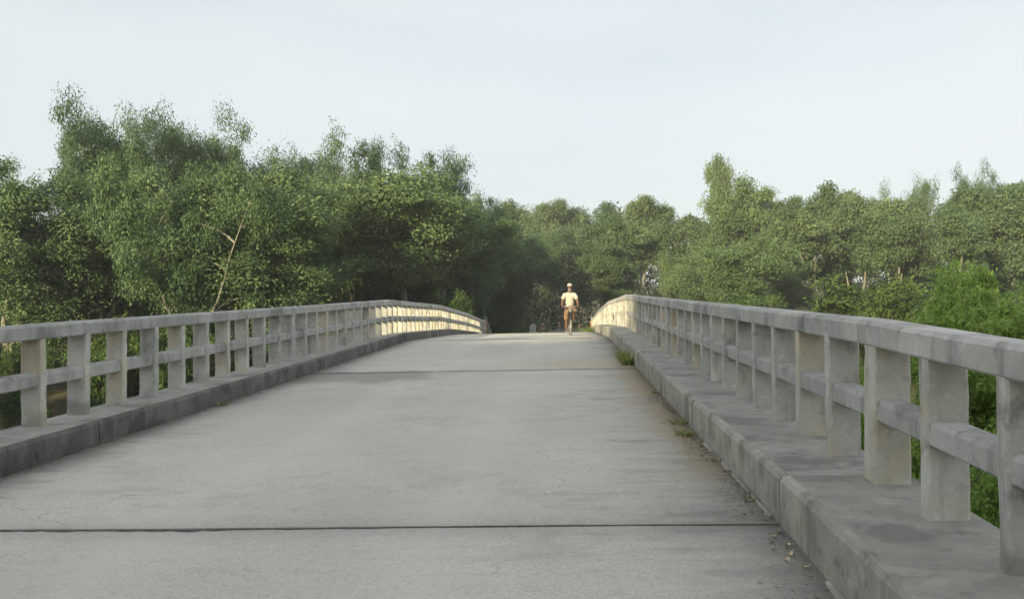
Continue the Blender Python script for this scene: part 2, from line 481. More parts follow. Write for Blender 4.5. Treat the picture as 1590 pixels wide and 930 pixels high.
def railing(side, y_first, label):
    KH_, RH_ = (KH, RH) if side > 0 else (KHL, RHL)
    xf = XRP if side > 0 else XLP                       # face towards the road
    xc = xf + side * PW / 2
    rt = tag(empty('concrete_railing', (xc, JN[0], deck_z(xc, JN[0]) + KH_)), label, 'railing')
    base = rt.location.copy()
    k0 = math.ceil((JN[0] - y_first) / SP); ys = []
    y = y_first + k0 * SP
    while y < JN[-1] - 0.1: ys.append(y); y += SP
    for y in ys:
        jn = min(JN, key=lambda q: abs(q - y))
        wide = abs(jn - y) <= SP / 2
        p = Vector((xc + rnd.uniform(-0.004, 0.004), y, deck_z(xc, y) + KH_)) - base
        o = link('post', rnd.choice(POSTS[side]['wide' if wide else 'thin']), rt, p)
        o.rotation_euler = (rnd.uniform(-0.006, 0.006), rnd.uniform(-0.006, 0.006), rnd.uniform(-0.02, 0.02) + (math.pi if rnd.random() < 0.5 else 0))
    for i in range(len(JN) - 1):
        y0, y1 = JN[i] + 0.004, JN[i + 1] - 0.004
        for nm, h0, h1, inset, back in (('top_rail', RH_ - 0.138, RH_, -0.005, 0.012), ('middle_rail', 0.385 * RH_, 0.522 * RH_, 0.016, 0.03)):
            bm = bmesh.new(); n = 14
            if nm == 'top_rail':
                xa, xb = xc - PW / 2 + inset, xc + PW / 2 - inset
            else:
                xa, xb = xc - PW / 2 + inset, xc + PW / 2 - back
            prev = None; b_ = 0.022
            for q in range(n + 1):
                yy = y0 + (y1 - y0) * q / n
                e = [rnd.uniform(-0.004, 0.004) for _ in range(4)]
                zb = deck_z(xc, yy) + KH_
                ring = [(xa, h0 + b_ * .5), (xa + b_ * .5, h0), (xb - b_ * .5, h0), (xb, h0 + b_ * .5), (xb, h1 - b_ + e[0]), (xb - b_, h1 + e[1]), (xa + b_, h1 + e[2]), (xa, h1 - b_ + e[3])]
                ring = [bm.verts.new(Vector((a_, yy, zb + h_)) - base) for a_, h_ in ring]
                if prev:
                    for j in range(8): bm.faces.new((prev[(j + 1) % 8], prev[j], ring[j], ring[(j + 1) % 8]))
                else: bm.faces.new(ring)
                prev = ring
            bm.faces.new(prev[::-1])
            bmesh.ops.recalc_face_normals(bm, faces=bm.faces[:])
            link(nm, bm_mesh(nm, bm, M['rail']), rt)
    # end pier of the railing
    bm = bmesh.new()
    ye = JN[-1] - 0.16
    hexa(bm, [tuple(Vector(c) - base) for c in box_c(xc - 0.13, xc + 0.13, ye, ye + 0.26, deck_z(xc, ye) + KH_ - 0.05, deck_z(xc, ye) + KH_ + RH_ + 0.05)], 0.012)
    link('end_post', bm_mesh('end_post', bm, M['post']), rt)
    return rt

rail_l = railing(-1, 9.0087 + 0.05, 'long concrete railing with square posts beside the mould-blackened kerb')
rail_r = railing(1, 3.9829 + 0.05, 'near concrete railing with square posts along the pale sand-strewn kerb')

# painted wing walls beyond the railing ends
def mat_wing():
    t = NT('striped_wing_paint'); p = t.worldpos()
    sep = t.n('SeparateXYZ'); t.l(p, sep.inputs[0])
    n = t.noise(p, 6, 4)
    f = t.math('GREATER_THAN', t.math('FRACT', t.math('ADD', t.math('MULTIPLY', sep.outputs[2], 1.7), t.math('MULTIPLY', n, 0.1))), 0.5)
    c = t.mix(f, (0.55, 0.33, 0.06), (0.38, 0.10, 0.07))
    c = t.mix(t.rng(n, 0.5, 0.75), c, (0.3, 0.26, 0.2))
    t.principled(c, 0.8); return t.mat
M['wing'] = mat_wing()
for side, xw, lab in ((-1, XLP - 0.05, 'low sloping wing wall painted orange and red past the blackened kerb railing'), (1, XRP + 0.05, 'low sloping orange wing wall hidden in grass at the far railing end')):
    bm = bmesh.new()
    y0 = JN[-1] + 0.18; y1 = y0 + 2.6; z0 = deck_z(xw, JN[-1]) - 0.5
    x1 = xw - 0.14; x2 = xw + 0.14
    hexa(bm, [(x1, y0, z0), (x2, y0, z0), (x2 + side * .9, y1, z0 - .3), (x1 + side * .9, y1, z0 - .3), (x1, y0, z0 + 1.55), (x2, y0, z0 + 1.55), (x2 + side * .9, y1, z0 + .62), (x1 + side * .9, y1, z0 + .62)], 0.02)
    tag(link('wing_wall', bm_mesh('wing_wall', bm, M['wing'])), lab, 'wing wall')

# ---------------------------------------------------------------- ground, water, road beyond
def sstep(a, b, v):
    t = np.clip((v - a) / (b - a), 0, 1); return t * t * (3 - 2 * t)
ROAD_Z0 = deck_z(-1.6, JN[-1])
def road_x(y): return -1.6 + 1.9 * sstep(62, 98, y) + 0.012 * np.maximum(0, np.minimum(y, 165) - 108) ** 2 + (y >= 165) * 1.4 * (y - 165)
def road_z(y): return np.where(y > 30, ROAD_Z0 * (1 - sstep(61, 78, y)) + 0.02, ZJ[0])
def ground_z(x, y):
    x = np.asarray(x, float); y = np.asarray(y, float)
    bank = sstep(8, 18, np.abs(y - 31 + 0.02 * x))
    z = -6.4 + 4.3 * bank
    z = z + 0.25 * np.sin(x * 0.31 + 1.0) * np.sin(y * 0.27) + 0.12 * np.sin(x * 0.83 + y * 0.71)
    e = (1 - sstep(4.0, 11, np.abs(x - road_x(y)))) * np.maximum(sstep(55, 62, y), sstep(-10, -16, y))
    z = z * (1 - e) + (road_z(y) - 0.10) * e
    d = np.hypot(x, y - 40)
    return z + 15.0 * sstep(185, 330, d) * sstep(20, 120, y)

def mat_ground():
    t = NT('ground_soil'); p = t.worldpos()
    n = t.noise(p, 0.6, 6, 0.6); f = t.noise(p, 9, 4, 0.6)
    c = t.mix(t.rng(n, 0.35, 0.65), (0.07, 0.085, 0.035), (0.15, 0.12, 0.075))
    c = t.mix(t.math('MULTIPLY', t.rng(f, 0.4, 0.7), 0.5), c, (0.05, 0.06, 0.025))
    t.principled(c, 0.95, t.bump(f, 0.6, 0.05), 0.1); return t.mat
def graded(lo, hi, n, mid=0.0, k=3.2):
    u = np.linspace(-1, 1, n); v = np.sinh(k * u) / np.sinh(k)
    return np.where(v < 0, mid + (mid - lo) * v, mid + (hi - mid) * v)
gx = graded(-1500, 1500, 150, 0.0, 5.0); gy = graded(-1200, 1800, 170, 40.0, 5.0)
GX, GY = np.meshgrid(gx, gy); GZ = ground_z(GX, GY)
V = np.stack([GX, GY, GZ], -1).reshape(-1, 3)
a = np.arange(len(gy) - 1)[:, None] * len(gx) + np.arange(len(gx) - 1)[None, :]
F = np.stack([a, a + 1, a + len(gx) + 1, a + len(gx)], -1).reshape(-1, 4)
tag(link('ground', mesh_np('ground', V, F, mat_ground(), smooth=True)), kind='structure')

def mat_water():
    t = NT('river_water'); p = t.worldpos()
    n = t.noise(t.mapping(p, (1, 2.4, 1)), 2.2, 4)
    t.principled((0.06, 0.065, 0.04), 0.08, t.bump(n, 0.15, 0.04), 0.5); return t.mat
bm = bmesh.new()
vv = [bm.verts.new(c) for c in ((-1400, 2, -5.1), (1400, 2, -5.1), (1400, 60, -5.1), (-1400, 60, -5.1))]
bm.faces.new(vv)
tag(link('river_water', bm_mesh('river_water', bm, mat_water())), kind='structure')

def mat_road():
    t = NT('worn_road'); p = t.worldpos(); n = t.noise(p, 1.2, 5, 0.6); f = t.noise(p, 30, 3)
    c = t.mix(t.rng(n, 0.35, 0.65), (0.15, 0.145, 0.135), (0.23, 0.215, 0.19))
    t.principled(c, 0.9, t.bump(f, 0.4, 0.01), 0.2); return t.mat
M['road'] = mat_road()
def road_strip(name, ys, half):
    vs_, fs_ = [], []
    for i, y in enumerate(ys):
        xc = float(road_x(np.float64(y))); z = float(road_z(np.float64(y))) 
        hw = half if y < 0 else 2.9 - 1.0 * float(sstep(62, 80, np.float64(y)))
        for s in (-hw, 0.0, hw): vs_.append((xc + s, y, z + (0.03 if s == 0 else 0)))
        if i:
            b = 3 * i
            fs_ += [(b - 3, b - 2, b + 1, b), (b - 2, b - 1, b + 2, b + 1)]
    o = link(name, mesh_np(name, vs_, fs_, M['road'], smooth=True))
    tag(o, kind='structure'); return o
road_strip('road', list(np.linspace(61.31, 160, 60)), 3.0)
road_strip('near_road', list(np.linspace(-120, -16.52, 12)), 3.0)

# ---------------------------------------------------------------- foliage
def mat_leaf(name, dark, light, pale, trans=0.28):
    t = NT(name)
    at = t.n('Attribute'); at.attribute_name = 'tint'; f = at.outputs['Fac']
    oi = t.n('ObjectInfo').outputs['Random']
    c = t.mix(t.rng(f, 0.1, 0.75), dark, light)
    c = t.mix(t.rng(f, 0.78, 1.0), c, pale)
    hs = t.n('HueSaturation'); t.l(c, hs.inputs['Color'])
    t.l(t.rng(oi, 0, 1, 0.488, 0.512, False), hs.inputs['Hue']); t.l(t.rng(oi, 0, 1, 1.14, 0.86, False), hs.inputs['Value'])
    c = hs.outputs['Color']
    pr = t.n('BsdfPrincipled'); t.l(c, pr.inputs['Base Color']); pr.inputs['Roughness'].default_value = 0.5; pr.inputs['Specular IOR Level'].default_value = 0.2
    tr = t.n('BsdfTranslucent'); t.l(c, tr.inputs['Color'])
    mx = t.n('MixShader'); mx.inputs[0].default_value = trans
    t.l(pr.outputs[0], mx.inputs[1]); t.l(tr.outputs[0], mx.inputs[2]); t.l(mx.outputs[0], t.out.inputs['Surface'])
    return t.mat
M['leaf_acacia'] = mat_leaf('acacia_leaf', (0.105, 0.165, 0.070), (0.168, 0.248, 0.104), (0.225, 0.305, 0.135))
M['leaf_bamboo'] = mat_leaf('bamboo_leaf', (0.076, 0.130, 0.062), (0.126, 0.200, 0.096), (0.18, 0.26, 0.13))
M['leaf_slender'] = mat_leaf('slender_tree_leaf', (0.104, 0.160, 0.076), (0.172, 0.246, 0.112), (0.235, 0.305, 0.15))
M['leaf_fresh'] = mat_leaf('fresh_leaf', (0.19, 0.31, 0.06), (0.31, 0.46, 0.11), (0.42, 0.54, 0.18), 0.4)
M['leaf_shrub'] = mat_leaf('shrub_leaf', (0.045, 0.085, 0.022), (0.105, 0.165, 0.04), (0.2, 0.25, 0.08), 0.33)
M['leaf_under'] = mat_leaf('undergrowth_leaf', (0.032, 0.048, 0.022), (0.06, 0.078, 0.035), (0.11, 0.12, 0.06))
M['grass'] = mat_leaf('grass_blade', (0.12, 0.18, 0.04), (0.25, 0.30, 0.08), (0.45, 0.41, 0.18), 0.35)

def mat_bark(name, a_, b_):
    t = NT(name); p = t.n('TexCoord').outputs['Object']
    n = t.noise(t.mapping(p, (6, 6, 1.2)), 1.5, 5, 0.6)
    t.principled(t.mix(t.rng(n, 0.35, 0.65), a_, b_), 0.85, t.bump(n, 0.5, 0.03), 0.2); return t.mat
M['bark_pale'] = mat_bark('pale_bark', (0.22, 0.205, 0.16), (0.36, 0.335, 0.26))
M['bark_dark'] = mat_bark('dark_bark', (0.10, 0.085, 0.065), (0.18, 0.155, 0.12))
M['culm'] = mat_bark('bamboo_culm', (0.16, 0.17, 0.06), (0.30, 0.27, 0.10))

def unit(a): return a / np.maximum(np.linalg.norm(a, axis=-1, keepdims=True), 1e-9)

def leaf_cloud(rng, C, RAD, per, size, aspect=0.33, droop=0.4, out=0.5, upn=0.5, shell=0.42):
    """one rhombic leaf after another in clumps with centres C and radii RAD"""
    C = np.asarray(C, float); RAD = np.asarray(RAD, float)
    m_ = len(C); idx = np.repeat(np.arange(m_), per)
    n = len(idx)
    d = unit(rng.normal(size=(n, 3)))
    r = rng.random(n) ** shell
    k1 = rng.normal(size=(m_, 3)) * 2.6; k2 = rng.normal(size=(m_, 3)) * 5.0; ph = rng.uniform(0, 6.28, (m_, 2))
    lump = 1 + 0.30 * np.sin((d * k1[idx]).sum(1) + ph[idx, 0]) + 0.20 * np.sin((d * k2[idx]).sum(1) + ph[idx, 1])
    P = C[idx] + d * (r * lump)[:, None] * RAD[idx]
    ax = unit(d * out + unit(rng.normal(size=(n, 3))) * 0.8 + np.array([0, 0, -droop]))
    nn = unit(unit(rng.normal(size=(n, 3))) * 0.75 + np.array([0, 0, upn]) + d * 0.9)
    b = unit(np.cross(nn, ax))
    ln = size * rng.uniform(0.65, 1.35, n)[:, None]
    w = ln * aspect * 0.5
    V = np.stack([P, P + ax * ln * 0.45 + b * w, P + ax * ln, P + ax * ln * 0.45 - b * w], 1).reshape(-1, 3)
    F = np.arange(4 * n).reshape(-1, 4)
    ct = rng.random(m_)
    tint = np.clip(ct[idx] * 0.55 + rng.random(n) * 0.45, 0, 1)
    return V, F, tint

def curve_pts(p0, d0, length, n, rng, wob=0.15, grav=0.0):
    pts = [np.array(p0, float)]; d = np.array(d0, float); d /= np.linalg.norm(d)
    for _ in range(n):
        d = d + rng.normal(size=3) * wob + np.array([0, 0, grav]); d /= np.linalg.norm(d)
        pts.append(pts[-1] + d * length / n)
    return pts

def wood(bm, pts, r0, r1, sides=5):
    n = len(pts); tube(bm, pts, [r0 + (r1 - r0) * i / (n - 1) for i in range(n)], sides, False)

PROTO = {}
def make_tree(key, seed, H, crown_r, base_frac, leaders, per, lsize, leafmat, barkmat, name, clump=0.8, spread=0.35, nb=13, sub=3, u0=0.10, aspect=0.46, droop=0.45):
    per = int(per * 1.3)
    rng = np.random.default_rng(seed)
    bm = bmesh.new(); C = []; RD = []
    fork = H * base_frac * rng.uniform(0.75, 1.0)
    tr = curve_pts((0, 0, -0.6), (rng.normal() * .06, rng.normal() * .06, 1), fork + 0.6, 5, rng, 0.06)
    wood(bm, tr, 0.020 * H, 0.014 * H, 8)
    for l_ in range(leaders):
        az = 2 * math.pi * (l_ + rng.uniform(-.25, .25)) / leaders
        tilt = spread * rng.uniform(0.6, 1.2) if leaders > 1 else 0.08
        d0 = (math.cos(az) * tilt, math.sin(az) * tilt, 1)
        ln = (H - fork) * rng.uniform(0.86, 1.0) / math.sqrt(1 + tilt * tilt * .5)
        lp = curve_pts(tr[-1], d0, ln * 0.95, 9, rng, 0.10, 0.03)
        wood(bm, lp, 0.0135 * H / math.sqrt(leaders) * 1.25, 0.012, 6)
        for b_ in range(nb):
            u = (b_ + rng.uniform(0.1, 0.9)) / nb
            u = u0 + (0.98 - u0) * u
            i = min(int(u * 9), 8); f = u * 9 - i
            p = lp[i] * (1 - f) + lp[i + 1] * f
            rel = (p[2] - fork) / (H - fork)
            prof = math.sin(math.pi * min(1, max(0.06, (rel * 0.86 + 0.14))) ** 0.8)
            bl = crown_r * (0.35 + 0.65 * prof) * rng.uniform(0.45, 1.0)
            a2 = rng.uniform(0, 2 * math.pi)
            bd = (math.cos(a2) + math.cos(az) * .3, math.sin(a2) + math.sin(az) * .3, rng.uniform(0.4, 1.3))
            bp = curve_pts(p, bd, bl, 5, rng, 0.14, -0.01)
            wood(bm, bp, 0.0045 * H * (0.5 + 0.5 * bl / crown_r), 0.010, 5)
            for s_ in range(sub):
                j = rng.integers(2, 6); q = bp[j]
                sp = curve_pts(q, rng.normal(size=3) + np.array([0, 0, .25]), rng.uniform(0.4, 1.2), 3, rng, 0.2)
                wood(bm, sp, 0.016, 0.006, 4)
                C.append(sp[-1]); rr = clump * rng.uniform(0.55, 1.2); RD.append((rr, rr, rr * rng.uniform(0.55, 0.85)))
            C.append(bp[-1]); rr = clump * rng.uniform(0.6, 1.15); RD.append((rr, rr, rr * 0.75))
        C.append(lp[-1]); RD.append((clump * .7, clump * .7, clump * .9))
    V, F, T = leaf_cloud(rng, C, RD, per, lsize, aspect, droop)
    PROTO[key] = dict(name=name, H=float(V[:, 2].max()), W=float(np.percentile(np.abs(V[:, :2]), 97)), top=V[np.argsort(V[:, 2])[-60:], :2].mean(0),
                      trunk=bm_mesh('trunk', bm, M[barkmat], True), crown=mesh_np('crown', V, F, M[leafmat], T))

def make_bamboo(key, seed, H, n_culm, per, lsize, leafmat, name, lean=0.5, sprays=15, first=0.20, spray_r=0.98, weep=0.0):
    rng = np.random.default_rng(seed)
    bm = bmesh.new(); C = []; RD = []
    for k in range(n_culm):
        a = rng.uniform(0, 2 * math.pi); r = 0.9 * math.sqrt(rng.random()) * H / 14
        q_ = rng.random() ** 0.8; ln = H * (1.12 - 0.42 * q_)
        d = np.array([math.cos(a) * rng.uniform(0.02, 0.22), math.sin(a) * rng.uniform(0.02, 0.22), 1.0])
        p = np.array([r * math.cos(a), r * math.sin(a), -0.5]); pts = [p]
        nseg = 14; bend = lean * (0.55 + 0.9 * q_ * rng.uniform(0.6, 1.2))
        for s_ in range(nseg):
            u = s_ / nseg
            d = d + np.array([math.cos(a), math.sin(a), 0]) * bend * 0.10 * (u ** 1.3) * 1.6 + rng.normal(size=3) * 0.02 - np.array([0, 0, 1]) * 0.11 * bend * u ** 2.2
            d = d / np.linalg.norm(d); p = p + d * ln / nseg; pts.append(p)
        wood(bm, pts, 0.045 * H / 14, 0.008, 5)
        for s_ in range(sprays):
            u = first + (1 - first) * (s_ + rng.random()) / sprays
            i = min(int(u * nseg), nseg - 1); f = u * nseg - i
            q = pts[i] * (1 - f) + pts[i + 1] * f
            sl = (0.6 + 1.0 * math.sin(math.pi * min(1, 0.15 + 0.85 * (1 - u)))) * rng.uniform(0.4, 1.0) * H / 14
            sd = rng.normal(size=3); sd[2] = abs(sd[2]) * 0.5
            tip = curve_pts(q, sd, sl, 3, rng, 0.15, -0.12)
            wood(bm, tip, 0.012, 0.004, 3)
            C.append(tip[-1]); rr = spray_r * rng.uniform(0.7, 1.3) * H / 14
            RD.append((rr, rr, rr * rng.uniform(0.7, 1.1)))
            if weep > 0:
                z0 = tip[-1][2]; L_ = rng.uniform(0.5, 1.0) * weep
                for w_ in range(3):
                    C.append(tip[-1] + np.array([rng.normal() * .08, rng.normal() * .08, -L_ * (w_ + 1) / 3])); RD.append((rr * .6, rr * .6, L_ / 4))
    V, F, T = leaf_cloud(rng, C, RD, per, lsize, 0.36, 0.8, 0.35, 0.5)
    PROTO[key] = dict(name=name, H=float(V[:, 2].max()), W=float(np.percentile(np.abs(V[:, :2]), 97)), top=V[np.argsort(V[:, 2])[-60:], :2].mean(0),
                      trunk=bm_mesh('culms', bm, M['culm'], True), crown=mesh_np('crown', V, F, M[leafmat], T))

make_tree('acacia_a', 3, 14, 3.5, 0.22, 3, 620, 0.175, 'leaf_acacia', 'bark_pale', 'acacia_tree', 1.15, 0.34, nb=11, sub=2)
make_tree('acacia_b', 8, 13, 3.2, 0.18, 4, 560, 0.175, 'leaf_acacia', 'bark_pale', 'acacia_tree', 1.15, 0.42, nb=9, sub=2)
make_tree('acacia_c', 21, 14, 3.0, 0.30, 2, 680, 0.19, 'leaf_slender', 'bark_pale', 'acacia_tree', 1.15, 0.30, nb=12, sub=2)
make_tree('slender_a', 31, 15, 2.5, 0.30, 2, 560, 0.23, 'leaf_slender', 'bark_pale', 'slender_tree', 1.15, 0.24, nb=13, sub=2, u0=0.25)
make_tree('slender_b', 36, 15, 2.6, 0.34, 3, 430, 0.23, 'leaf_slender', 'bark_pale', 'slender_tree', 1.1, 0.30, nb=10, sub=2, u0=0.42)
make_tree('slender_c', 44, 14, 2.2, 0.25, 1, 620, 0.23, 'leaf_slender', 'bark_pale', 'slender_tree', 1.1, 0.2, nb=22, sub=2)
make_tree('shrub', 52, 3.2, 1.3, 0.12, 4, 90, 0.17, 'leaf_shrub', 'bark_dark', 'shrub', 0.38, 0.6, nb=7, aspect=0.42)
make_tree('shrub_b', 57, 3.6, 1.1, 0.15, 3, 80, 0.20, 'leaf_shrub', 'bark_dark', 'shrub', 0.40, 0.45, nb=9, aspect=0.42)
make_bamboo('bamboo_a', 61, 15, 28, 470, 0.215, 'leaf_bamboo', 'bamboo_clump', 0.55, sprays=11)
make_bamboo('bamboo_b', 67, 15, 27, 470, 0.215, 'leaf_bamboo', 'bamboo_clump', 0.9, sprays=11)
make_bamboo('bamboo_c', 73, 15, 17, 470, 0.215, 'leaf_bamboo', 'bamboo_clump', 0.6, sprays=11, first=0.30)
make_bamboo('bamboo_near', 79, 7, 34, 120, 0.12, 'leaf_fresh', 'weeping_bamboo', 0.7, sprays=11, first=0.15, spray_r=0.75, weep=0.55)

make_tree('overhang', 91, 13, 4.2, 0.50, 4, 480, 0.19, 'leaf_acacia', 'bark_dark', 'acacia_tree', 1.2, 0.62, nb=9, sub=2)
make_tree('bare_a', 101, 14, 2.3, 0.30, 3, 420, 0.21, 'leaf_slender', 'bark_pale', 'slender_tree', 1.0, 0.30, nb=8, sub=2, u0=0.52)
make_tree('bare_b', 108, 14, 2.2, 0.34, 2, 460, 0.21, 'leaf_slender', 'bark_pale', 'slender_tree', 1.0, 0.24, nb=10, sub=2, u0=0.50)
make_tree('shrub_fresh', 113, 3.2, 1.2, 0.12, 4, 150, 0.11, 'leaf_fresh', 'bark_dark', 'shrub', 0.42, 0.6, nb=7)
make_bamboo('bamboo_high', 97, 15, 26, 540, 0.215, 'leaf_bamboo', 'bamboo_clump', 0.8, sprays=9, first=0.46)

def place(px, D):
    p = right0 * ((px - 795) / FPX * D) + fwd0 * D
    return p.x, p.y

def tree(key, loc, height, label, cat, group, width=None, rot=None, name=None, peak=False):
    pr = PROTO[key]
    x, y = loc; z = float(ground_z(x, y)) - 0.05
    s = height / pr['H']; sw = s if width is None else width / 2 / pr['W']
    sw = max(0.4 * s, min(1.5 * s, sw))
    rot = rot if rot is not None else rnd.uniform(0, 6.28)
    if peak:                                    # stand so that the tip of the crown is above the given spot
        tx, ty = pr['top'] * sw; x -= math.cos(rot) * tx - math.sin(rot) * ty; y -= 0.5 * (math.sin(rot) * tx + math.cos(rot) * ty)
        z = float(ground_z(x, y)) - 0.05
    e = tag(empty(name or pr['name'], (x, y, z)), label, cat, group)
    e.rotation_euler = (0, 0, rot); e.scale = (sw, sw, s)
    link('culms' if 'bamboo' in key else 'trunk', pr['trunk'], e); link('crown', pr['crown'], e)
    return e

def tree_px(key, px, D, top, wpx, label, cat='tree', group=None, rot=None):
    x, y = place(px, D)
    zt = EYE + (493 - 0.0081 * (px - 795) - top) / FPX * D
    h = zt - float(ground_z(x, y))
    return tree(key, (x, y), h, label, cat, group, wpx / FPX * D, rot, None, 'bamboo' in key and 'near' not in key or key == 'slender_c')

GB = 'bamboo clumps on the far bank'; GA = 'acacia trees on the far bank'; GS = 'slender trees in the woodland row'
BAMBOO = [
 ('bamboo_a', 122, 60, 131, 150, 'tallest feathery bamboo clump with an arching tip reaching over open sky', 0.3),
 ('bamboo_a', 205, 62, 150, 140, 'dense dark bamboo clump just after the tallest arching one', 1.0),
 ('bamboo_c', 262, 68, 172, 110, 'thin bamboo top between the dense dark clump and the pointed one', 4.0),
 ('bamboo_a', 345, 64, 150, 150, 'tall pointed bamboo clump rising above the pale-stemmed acacias', 2.0),
 ('bamboo_c', 428, 70, 200, 130, 'thin bamboo clump between the pointed clump and the ragged tall one', 3.0),
 ('bamboo_high', 525, 66, 182, 160, 'ragged tall bamboo clump above the dark hollow in the woods', 0.0),
 ('bamboo_high', 620, 70, 206, 150, 'rounded bamboo clump before the last high tuft of the grove', 5.74),
 ('bamboo_high', 692, 72, 226, 120, 'last high bamboo clump of the grove, drooping toward the road', 1.0),
 ('bamboo_a', 158, 65, 178, 230, 'bamboo clump filling the space between the two tallest ones', 0.5),
 ('bamboo_b', 285, 69, 196, 200, 'bamboo clump lower down before the tall pointed one', 2.2),
 ('bamboo_a', 452, 73, 222, 190, 'bamboo clump low in the dip before the ragged tall one', 3.8),
 ('bamboo_b', 20, 60, 232, 140, 'lower bamboo clump at the frame edge beside the tallest arching one', 5.0),
 ('bamboo_c', 742, 84, 280, 100, 'small dark bamboo clump overhanging the road gap', 1.5),
]
for b in BAMBOO:
    tree_px(b[0], b[1], b[2], b[3], b[4], b[5], 'bamboo', GB, b[6] if len(b) > 6 else None)
LEFT = [
 ('acacia_b', 292, 47, 228, 250, 'olive green acacia with many thin pale stems showing through its crown'),
 ('acacia_a', 388, 49, 232, 260, 'olive acacia with a pale forked stem beside the rail'),
 ('acacia_a', 470, 55, 282, 170, 'lower acacia at the edge of the dark hollow'),
 ('acacia_b', 140, 52, 238, 320, 'broad bushy acacia in front of the tallest bamboo'),
 ('acacia_a', 40, 50, 246, 280, 'bushy acacia nearest the frame edge, low and dark beneath'),
 ('overhang', 625, 62, 258, 260, 'bright leafy acacia arching over the dark hollow behind the railing'),
 ('overhang', 690, 68, 300, 240, 'spreading acacia whose low boughs overhang the bridge end'),
 ('acacia_c', 765, 88, 318, 150, 'leafy acacia closing the road gap above the cyclist'),
 ('overhang', 545, 66, 262, 200, 'acacia filling the space under the ragged tall bamboo'),
 ('acacia_b', 230, 60, 265, 240, 'acacia behind the many-stemmed one, under dark bamboo'),
]
LEFT += [
 ('bamboo_b', 590, 86, 345, 170, 'shaded bamboo thicket in the dark hollow behind the railing knee'),
 ('bamboo_b', 668, 90, 350, 170, 'shaded thicket in the hollow, nearer the road gap'),
 ('bamboo_b', 748, 96, 350, 150, 'dark thicket beside the far road'),
 ('acacia_c', 868, 128, 345, 120, 'dark tree closing the far end of the road'),
 ('acacia_b', 800, 132, 350, 130, 'dark tree at the bend of the far road'),
]
for b in LEFT: tree_px(b[0], b[1], b[2], b[3], b[4], b[5], 'tree', GA)
RIGHT = [
 ('slender_a', 772, 112, 310, 90, 'pale-topped slender tree rising over the road gap'),
 ('slender_b', 832, 138, 306, 90, 'farthest slender tree where the road bends out of sight'),
 ('slender_c', 892, 140, 318, 90, 'faint slender tree directly above the cyclist'),
 ('slender_a', 940, 112, 305, 95, 'slender tree just past the cyclist with a light feathery top'),
 ('slender_b', 990, 106, 303, 90, 'slender tree with a see-through crown beside the feathery-topped one'),
 ('slender_a', 1045, 104, 300, 95, 'slender tree leaning into the tallest round crown'),
 ('acacia_a', 1127, 92, 264, 125, 'tallest round-crowned tree of the woodland row'),
 ('slender_c', 1118, 110, 231, 42, 'wispy treetop sticking out above the tallest round crown'),
 ('slender_b', 1195, 95, 302, 95, 'slender tree right after the tallest round crown'),
 ('slender_a', 1258, 92, 283, 105, 'slender tree with a leaning pale trunk in mid row'),
 ('slender_c', 1322, 96, 290, 90, 'narrow tree between leaning pale trunk and forked trunk'),
 ('slender_b', 1385, 88, 297, 110, 'broad pale-stemmed tree behind the forked trunk'),
 ('bamboo_c', 1414, 108, 258, 60, 'wispy bamboo top poking above the forked trunk tree', 2.0),
 ('slender_a', 1450, 86, 296, 100, 'slender tree with two thin pale trunks near the bright bamboo'),
 ('bamboo_a', 1520, 100, 238, 64, 'dark bamboo crest standing above the row by the frame edge', 1.0),
 ('slender_b', 1545, 84, 274, 120, 'broad slender tree right behind the bright bamboo'),
 ('slender_c', 1605, 82, 282, 110, 'tree at the frame edge behind the bright bamboo'),
 ('bare_a', 1390, 76, 322, 120, 'pale forked trunk tree above the green shrubs'),
 ('bare_b', 1470, 74, 318, 110, 'tree with bare leaning stems beside the bright bamboo'),
 ('bare_b', 1275, 80, 312, 110, 'tree with a long bare pale stem in mid row'),
 ('bare_a', 1212, 82, 330, 100, 'bare-stemmed tree beside the low bushy one'),
 ('bare_b', 1005, 90, 335, 100, 'bare-stemmed tree behind the sunlit railing end'),
 ('bare_a', 1330, 84, 330, 100, 'bare-stemmed tree over the large-leaved shrub'),
 ('acacia_c', 968, 88, 372, 110, 'low rounded tree behind the sunlit railing end'),
 ('acacia_b', 1065, 90, 385, 110, 'low dark tree beside the tallest round crown'),
 ('acacia_a', 1140, 70, 356, 150, 'low bushy tree in front of the tallest round crown, above banana leaves'),
 ('acacia_c', 1240, 78, 385, 100, 'low bushy tree below the leaning pale trunk'),
]
for b in RIGHT: tree_px(b[0], b[1], b[2], b[3], b[4], b[5], 'bamboo' if 'bamboo' in b[0] else 'tree', GS, b[6] if len(b) > 6 else None)
# further trees just past the frame, seen only from a step aside
for key, x, y, h in (('acacia_a', -38, 46, 14), ('bamboo_a', -43, 52, 16), ('slender_a', 52, 74, 15), ('slender_b', 58, 66, 15), ('bamboo_b', 47, 62, 12)):
    tree(key, (x, y), h, 'woodland tree just beyond the edge of the picture', 'tree', 'trees beyond the picture edge')
for key, x, y, h in (('acacia_a', -33, 21, 11), ('acacia_b', -38, 23, 12), ('bamboo_a', -43, 20, 13), ('acacia_a', -48, 24, 13), ('acacia_b', -53, 18, 14)):  # out-of-view trees added to shade the lower far-bank foliage
    tree(key, (x, y), h, 'unseen tree added on the near bank to shade the far-bank trees', 'tree', 'trees on the near bank outside the picture')
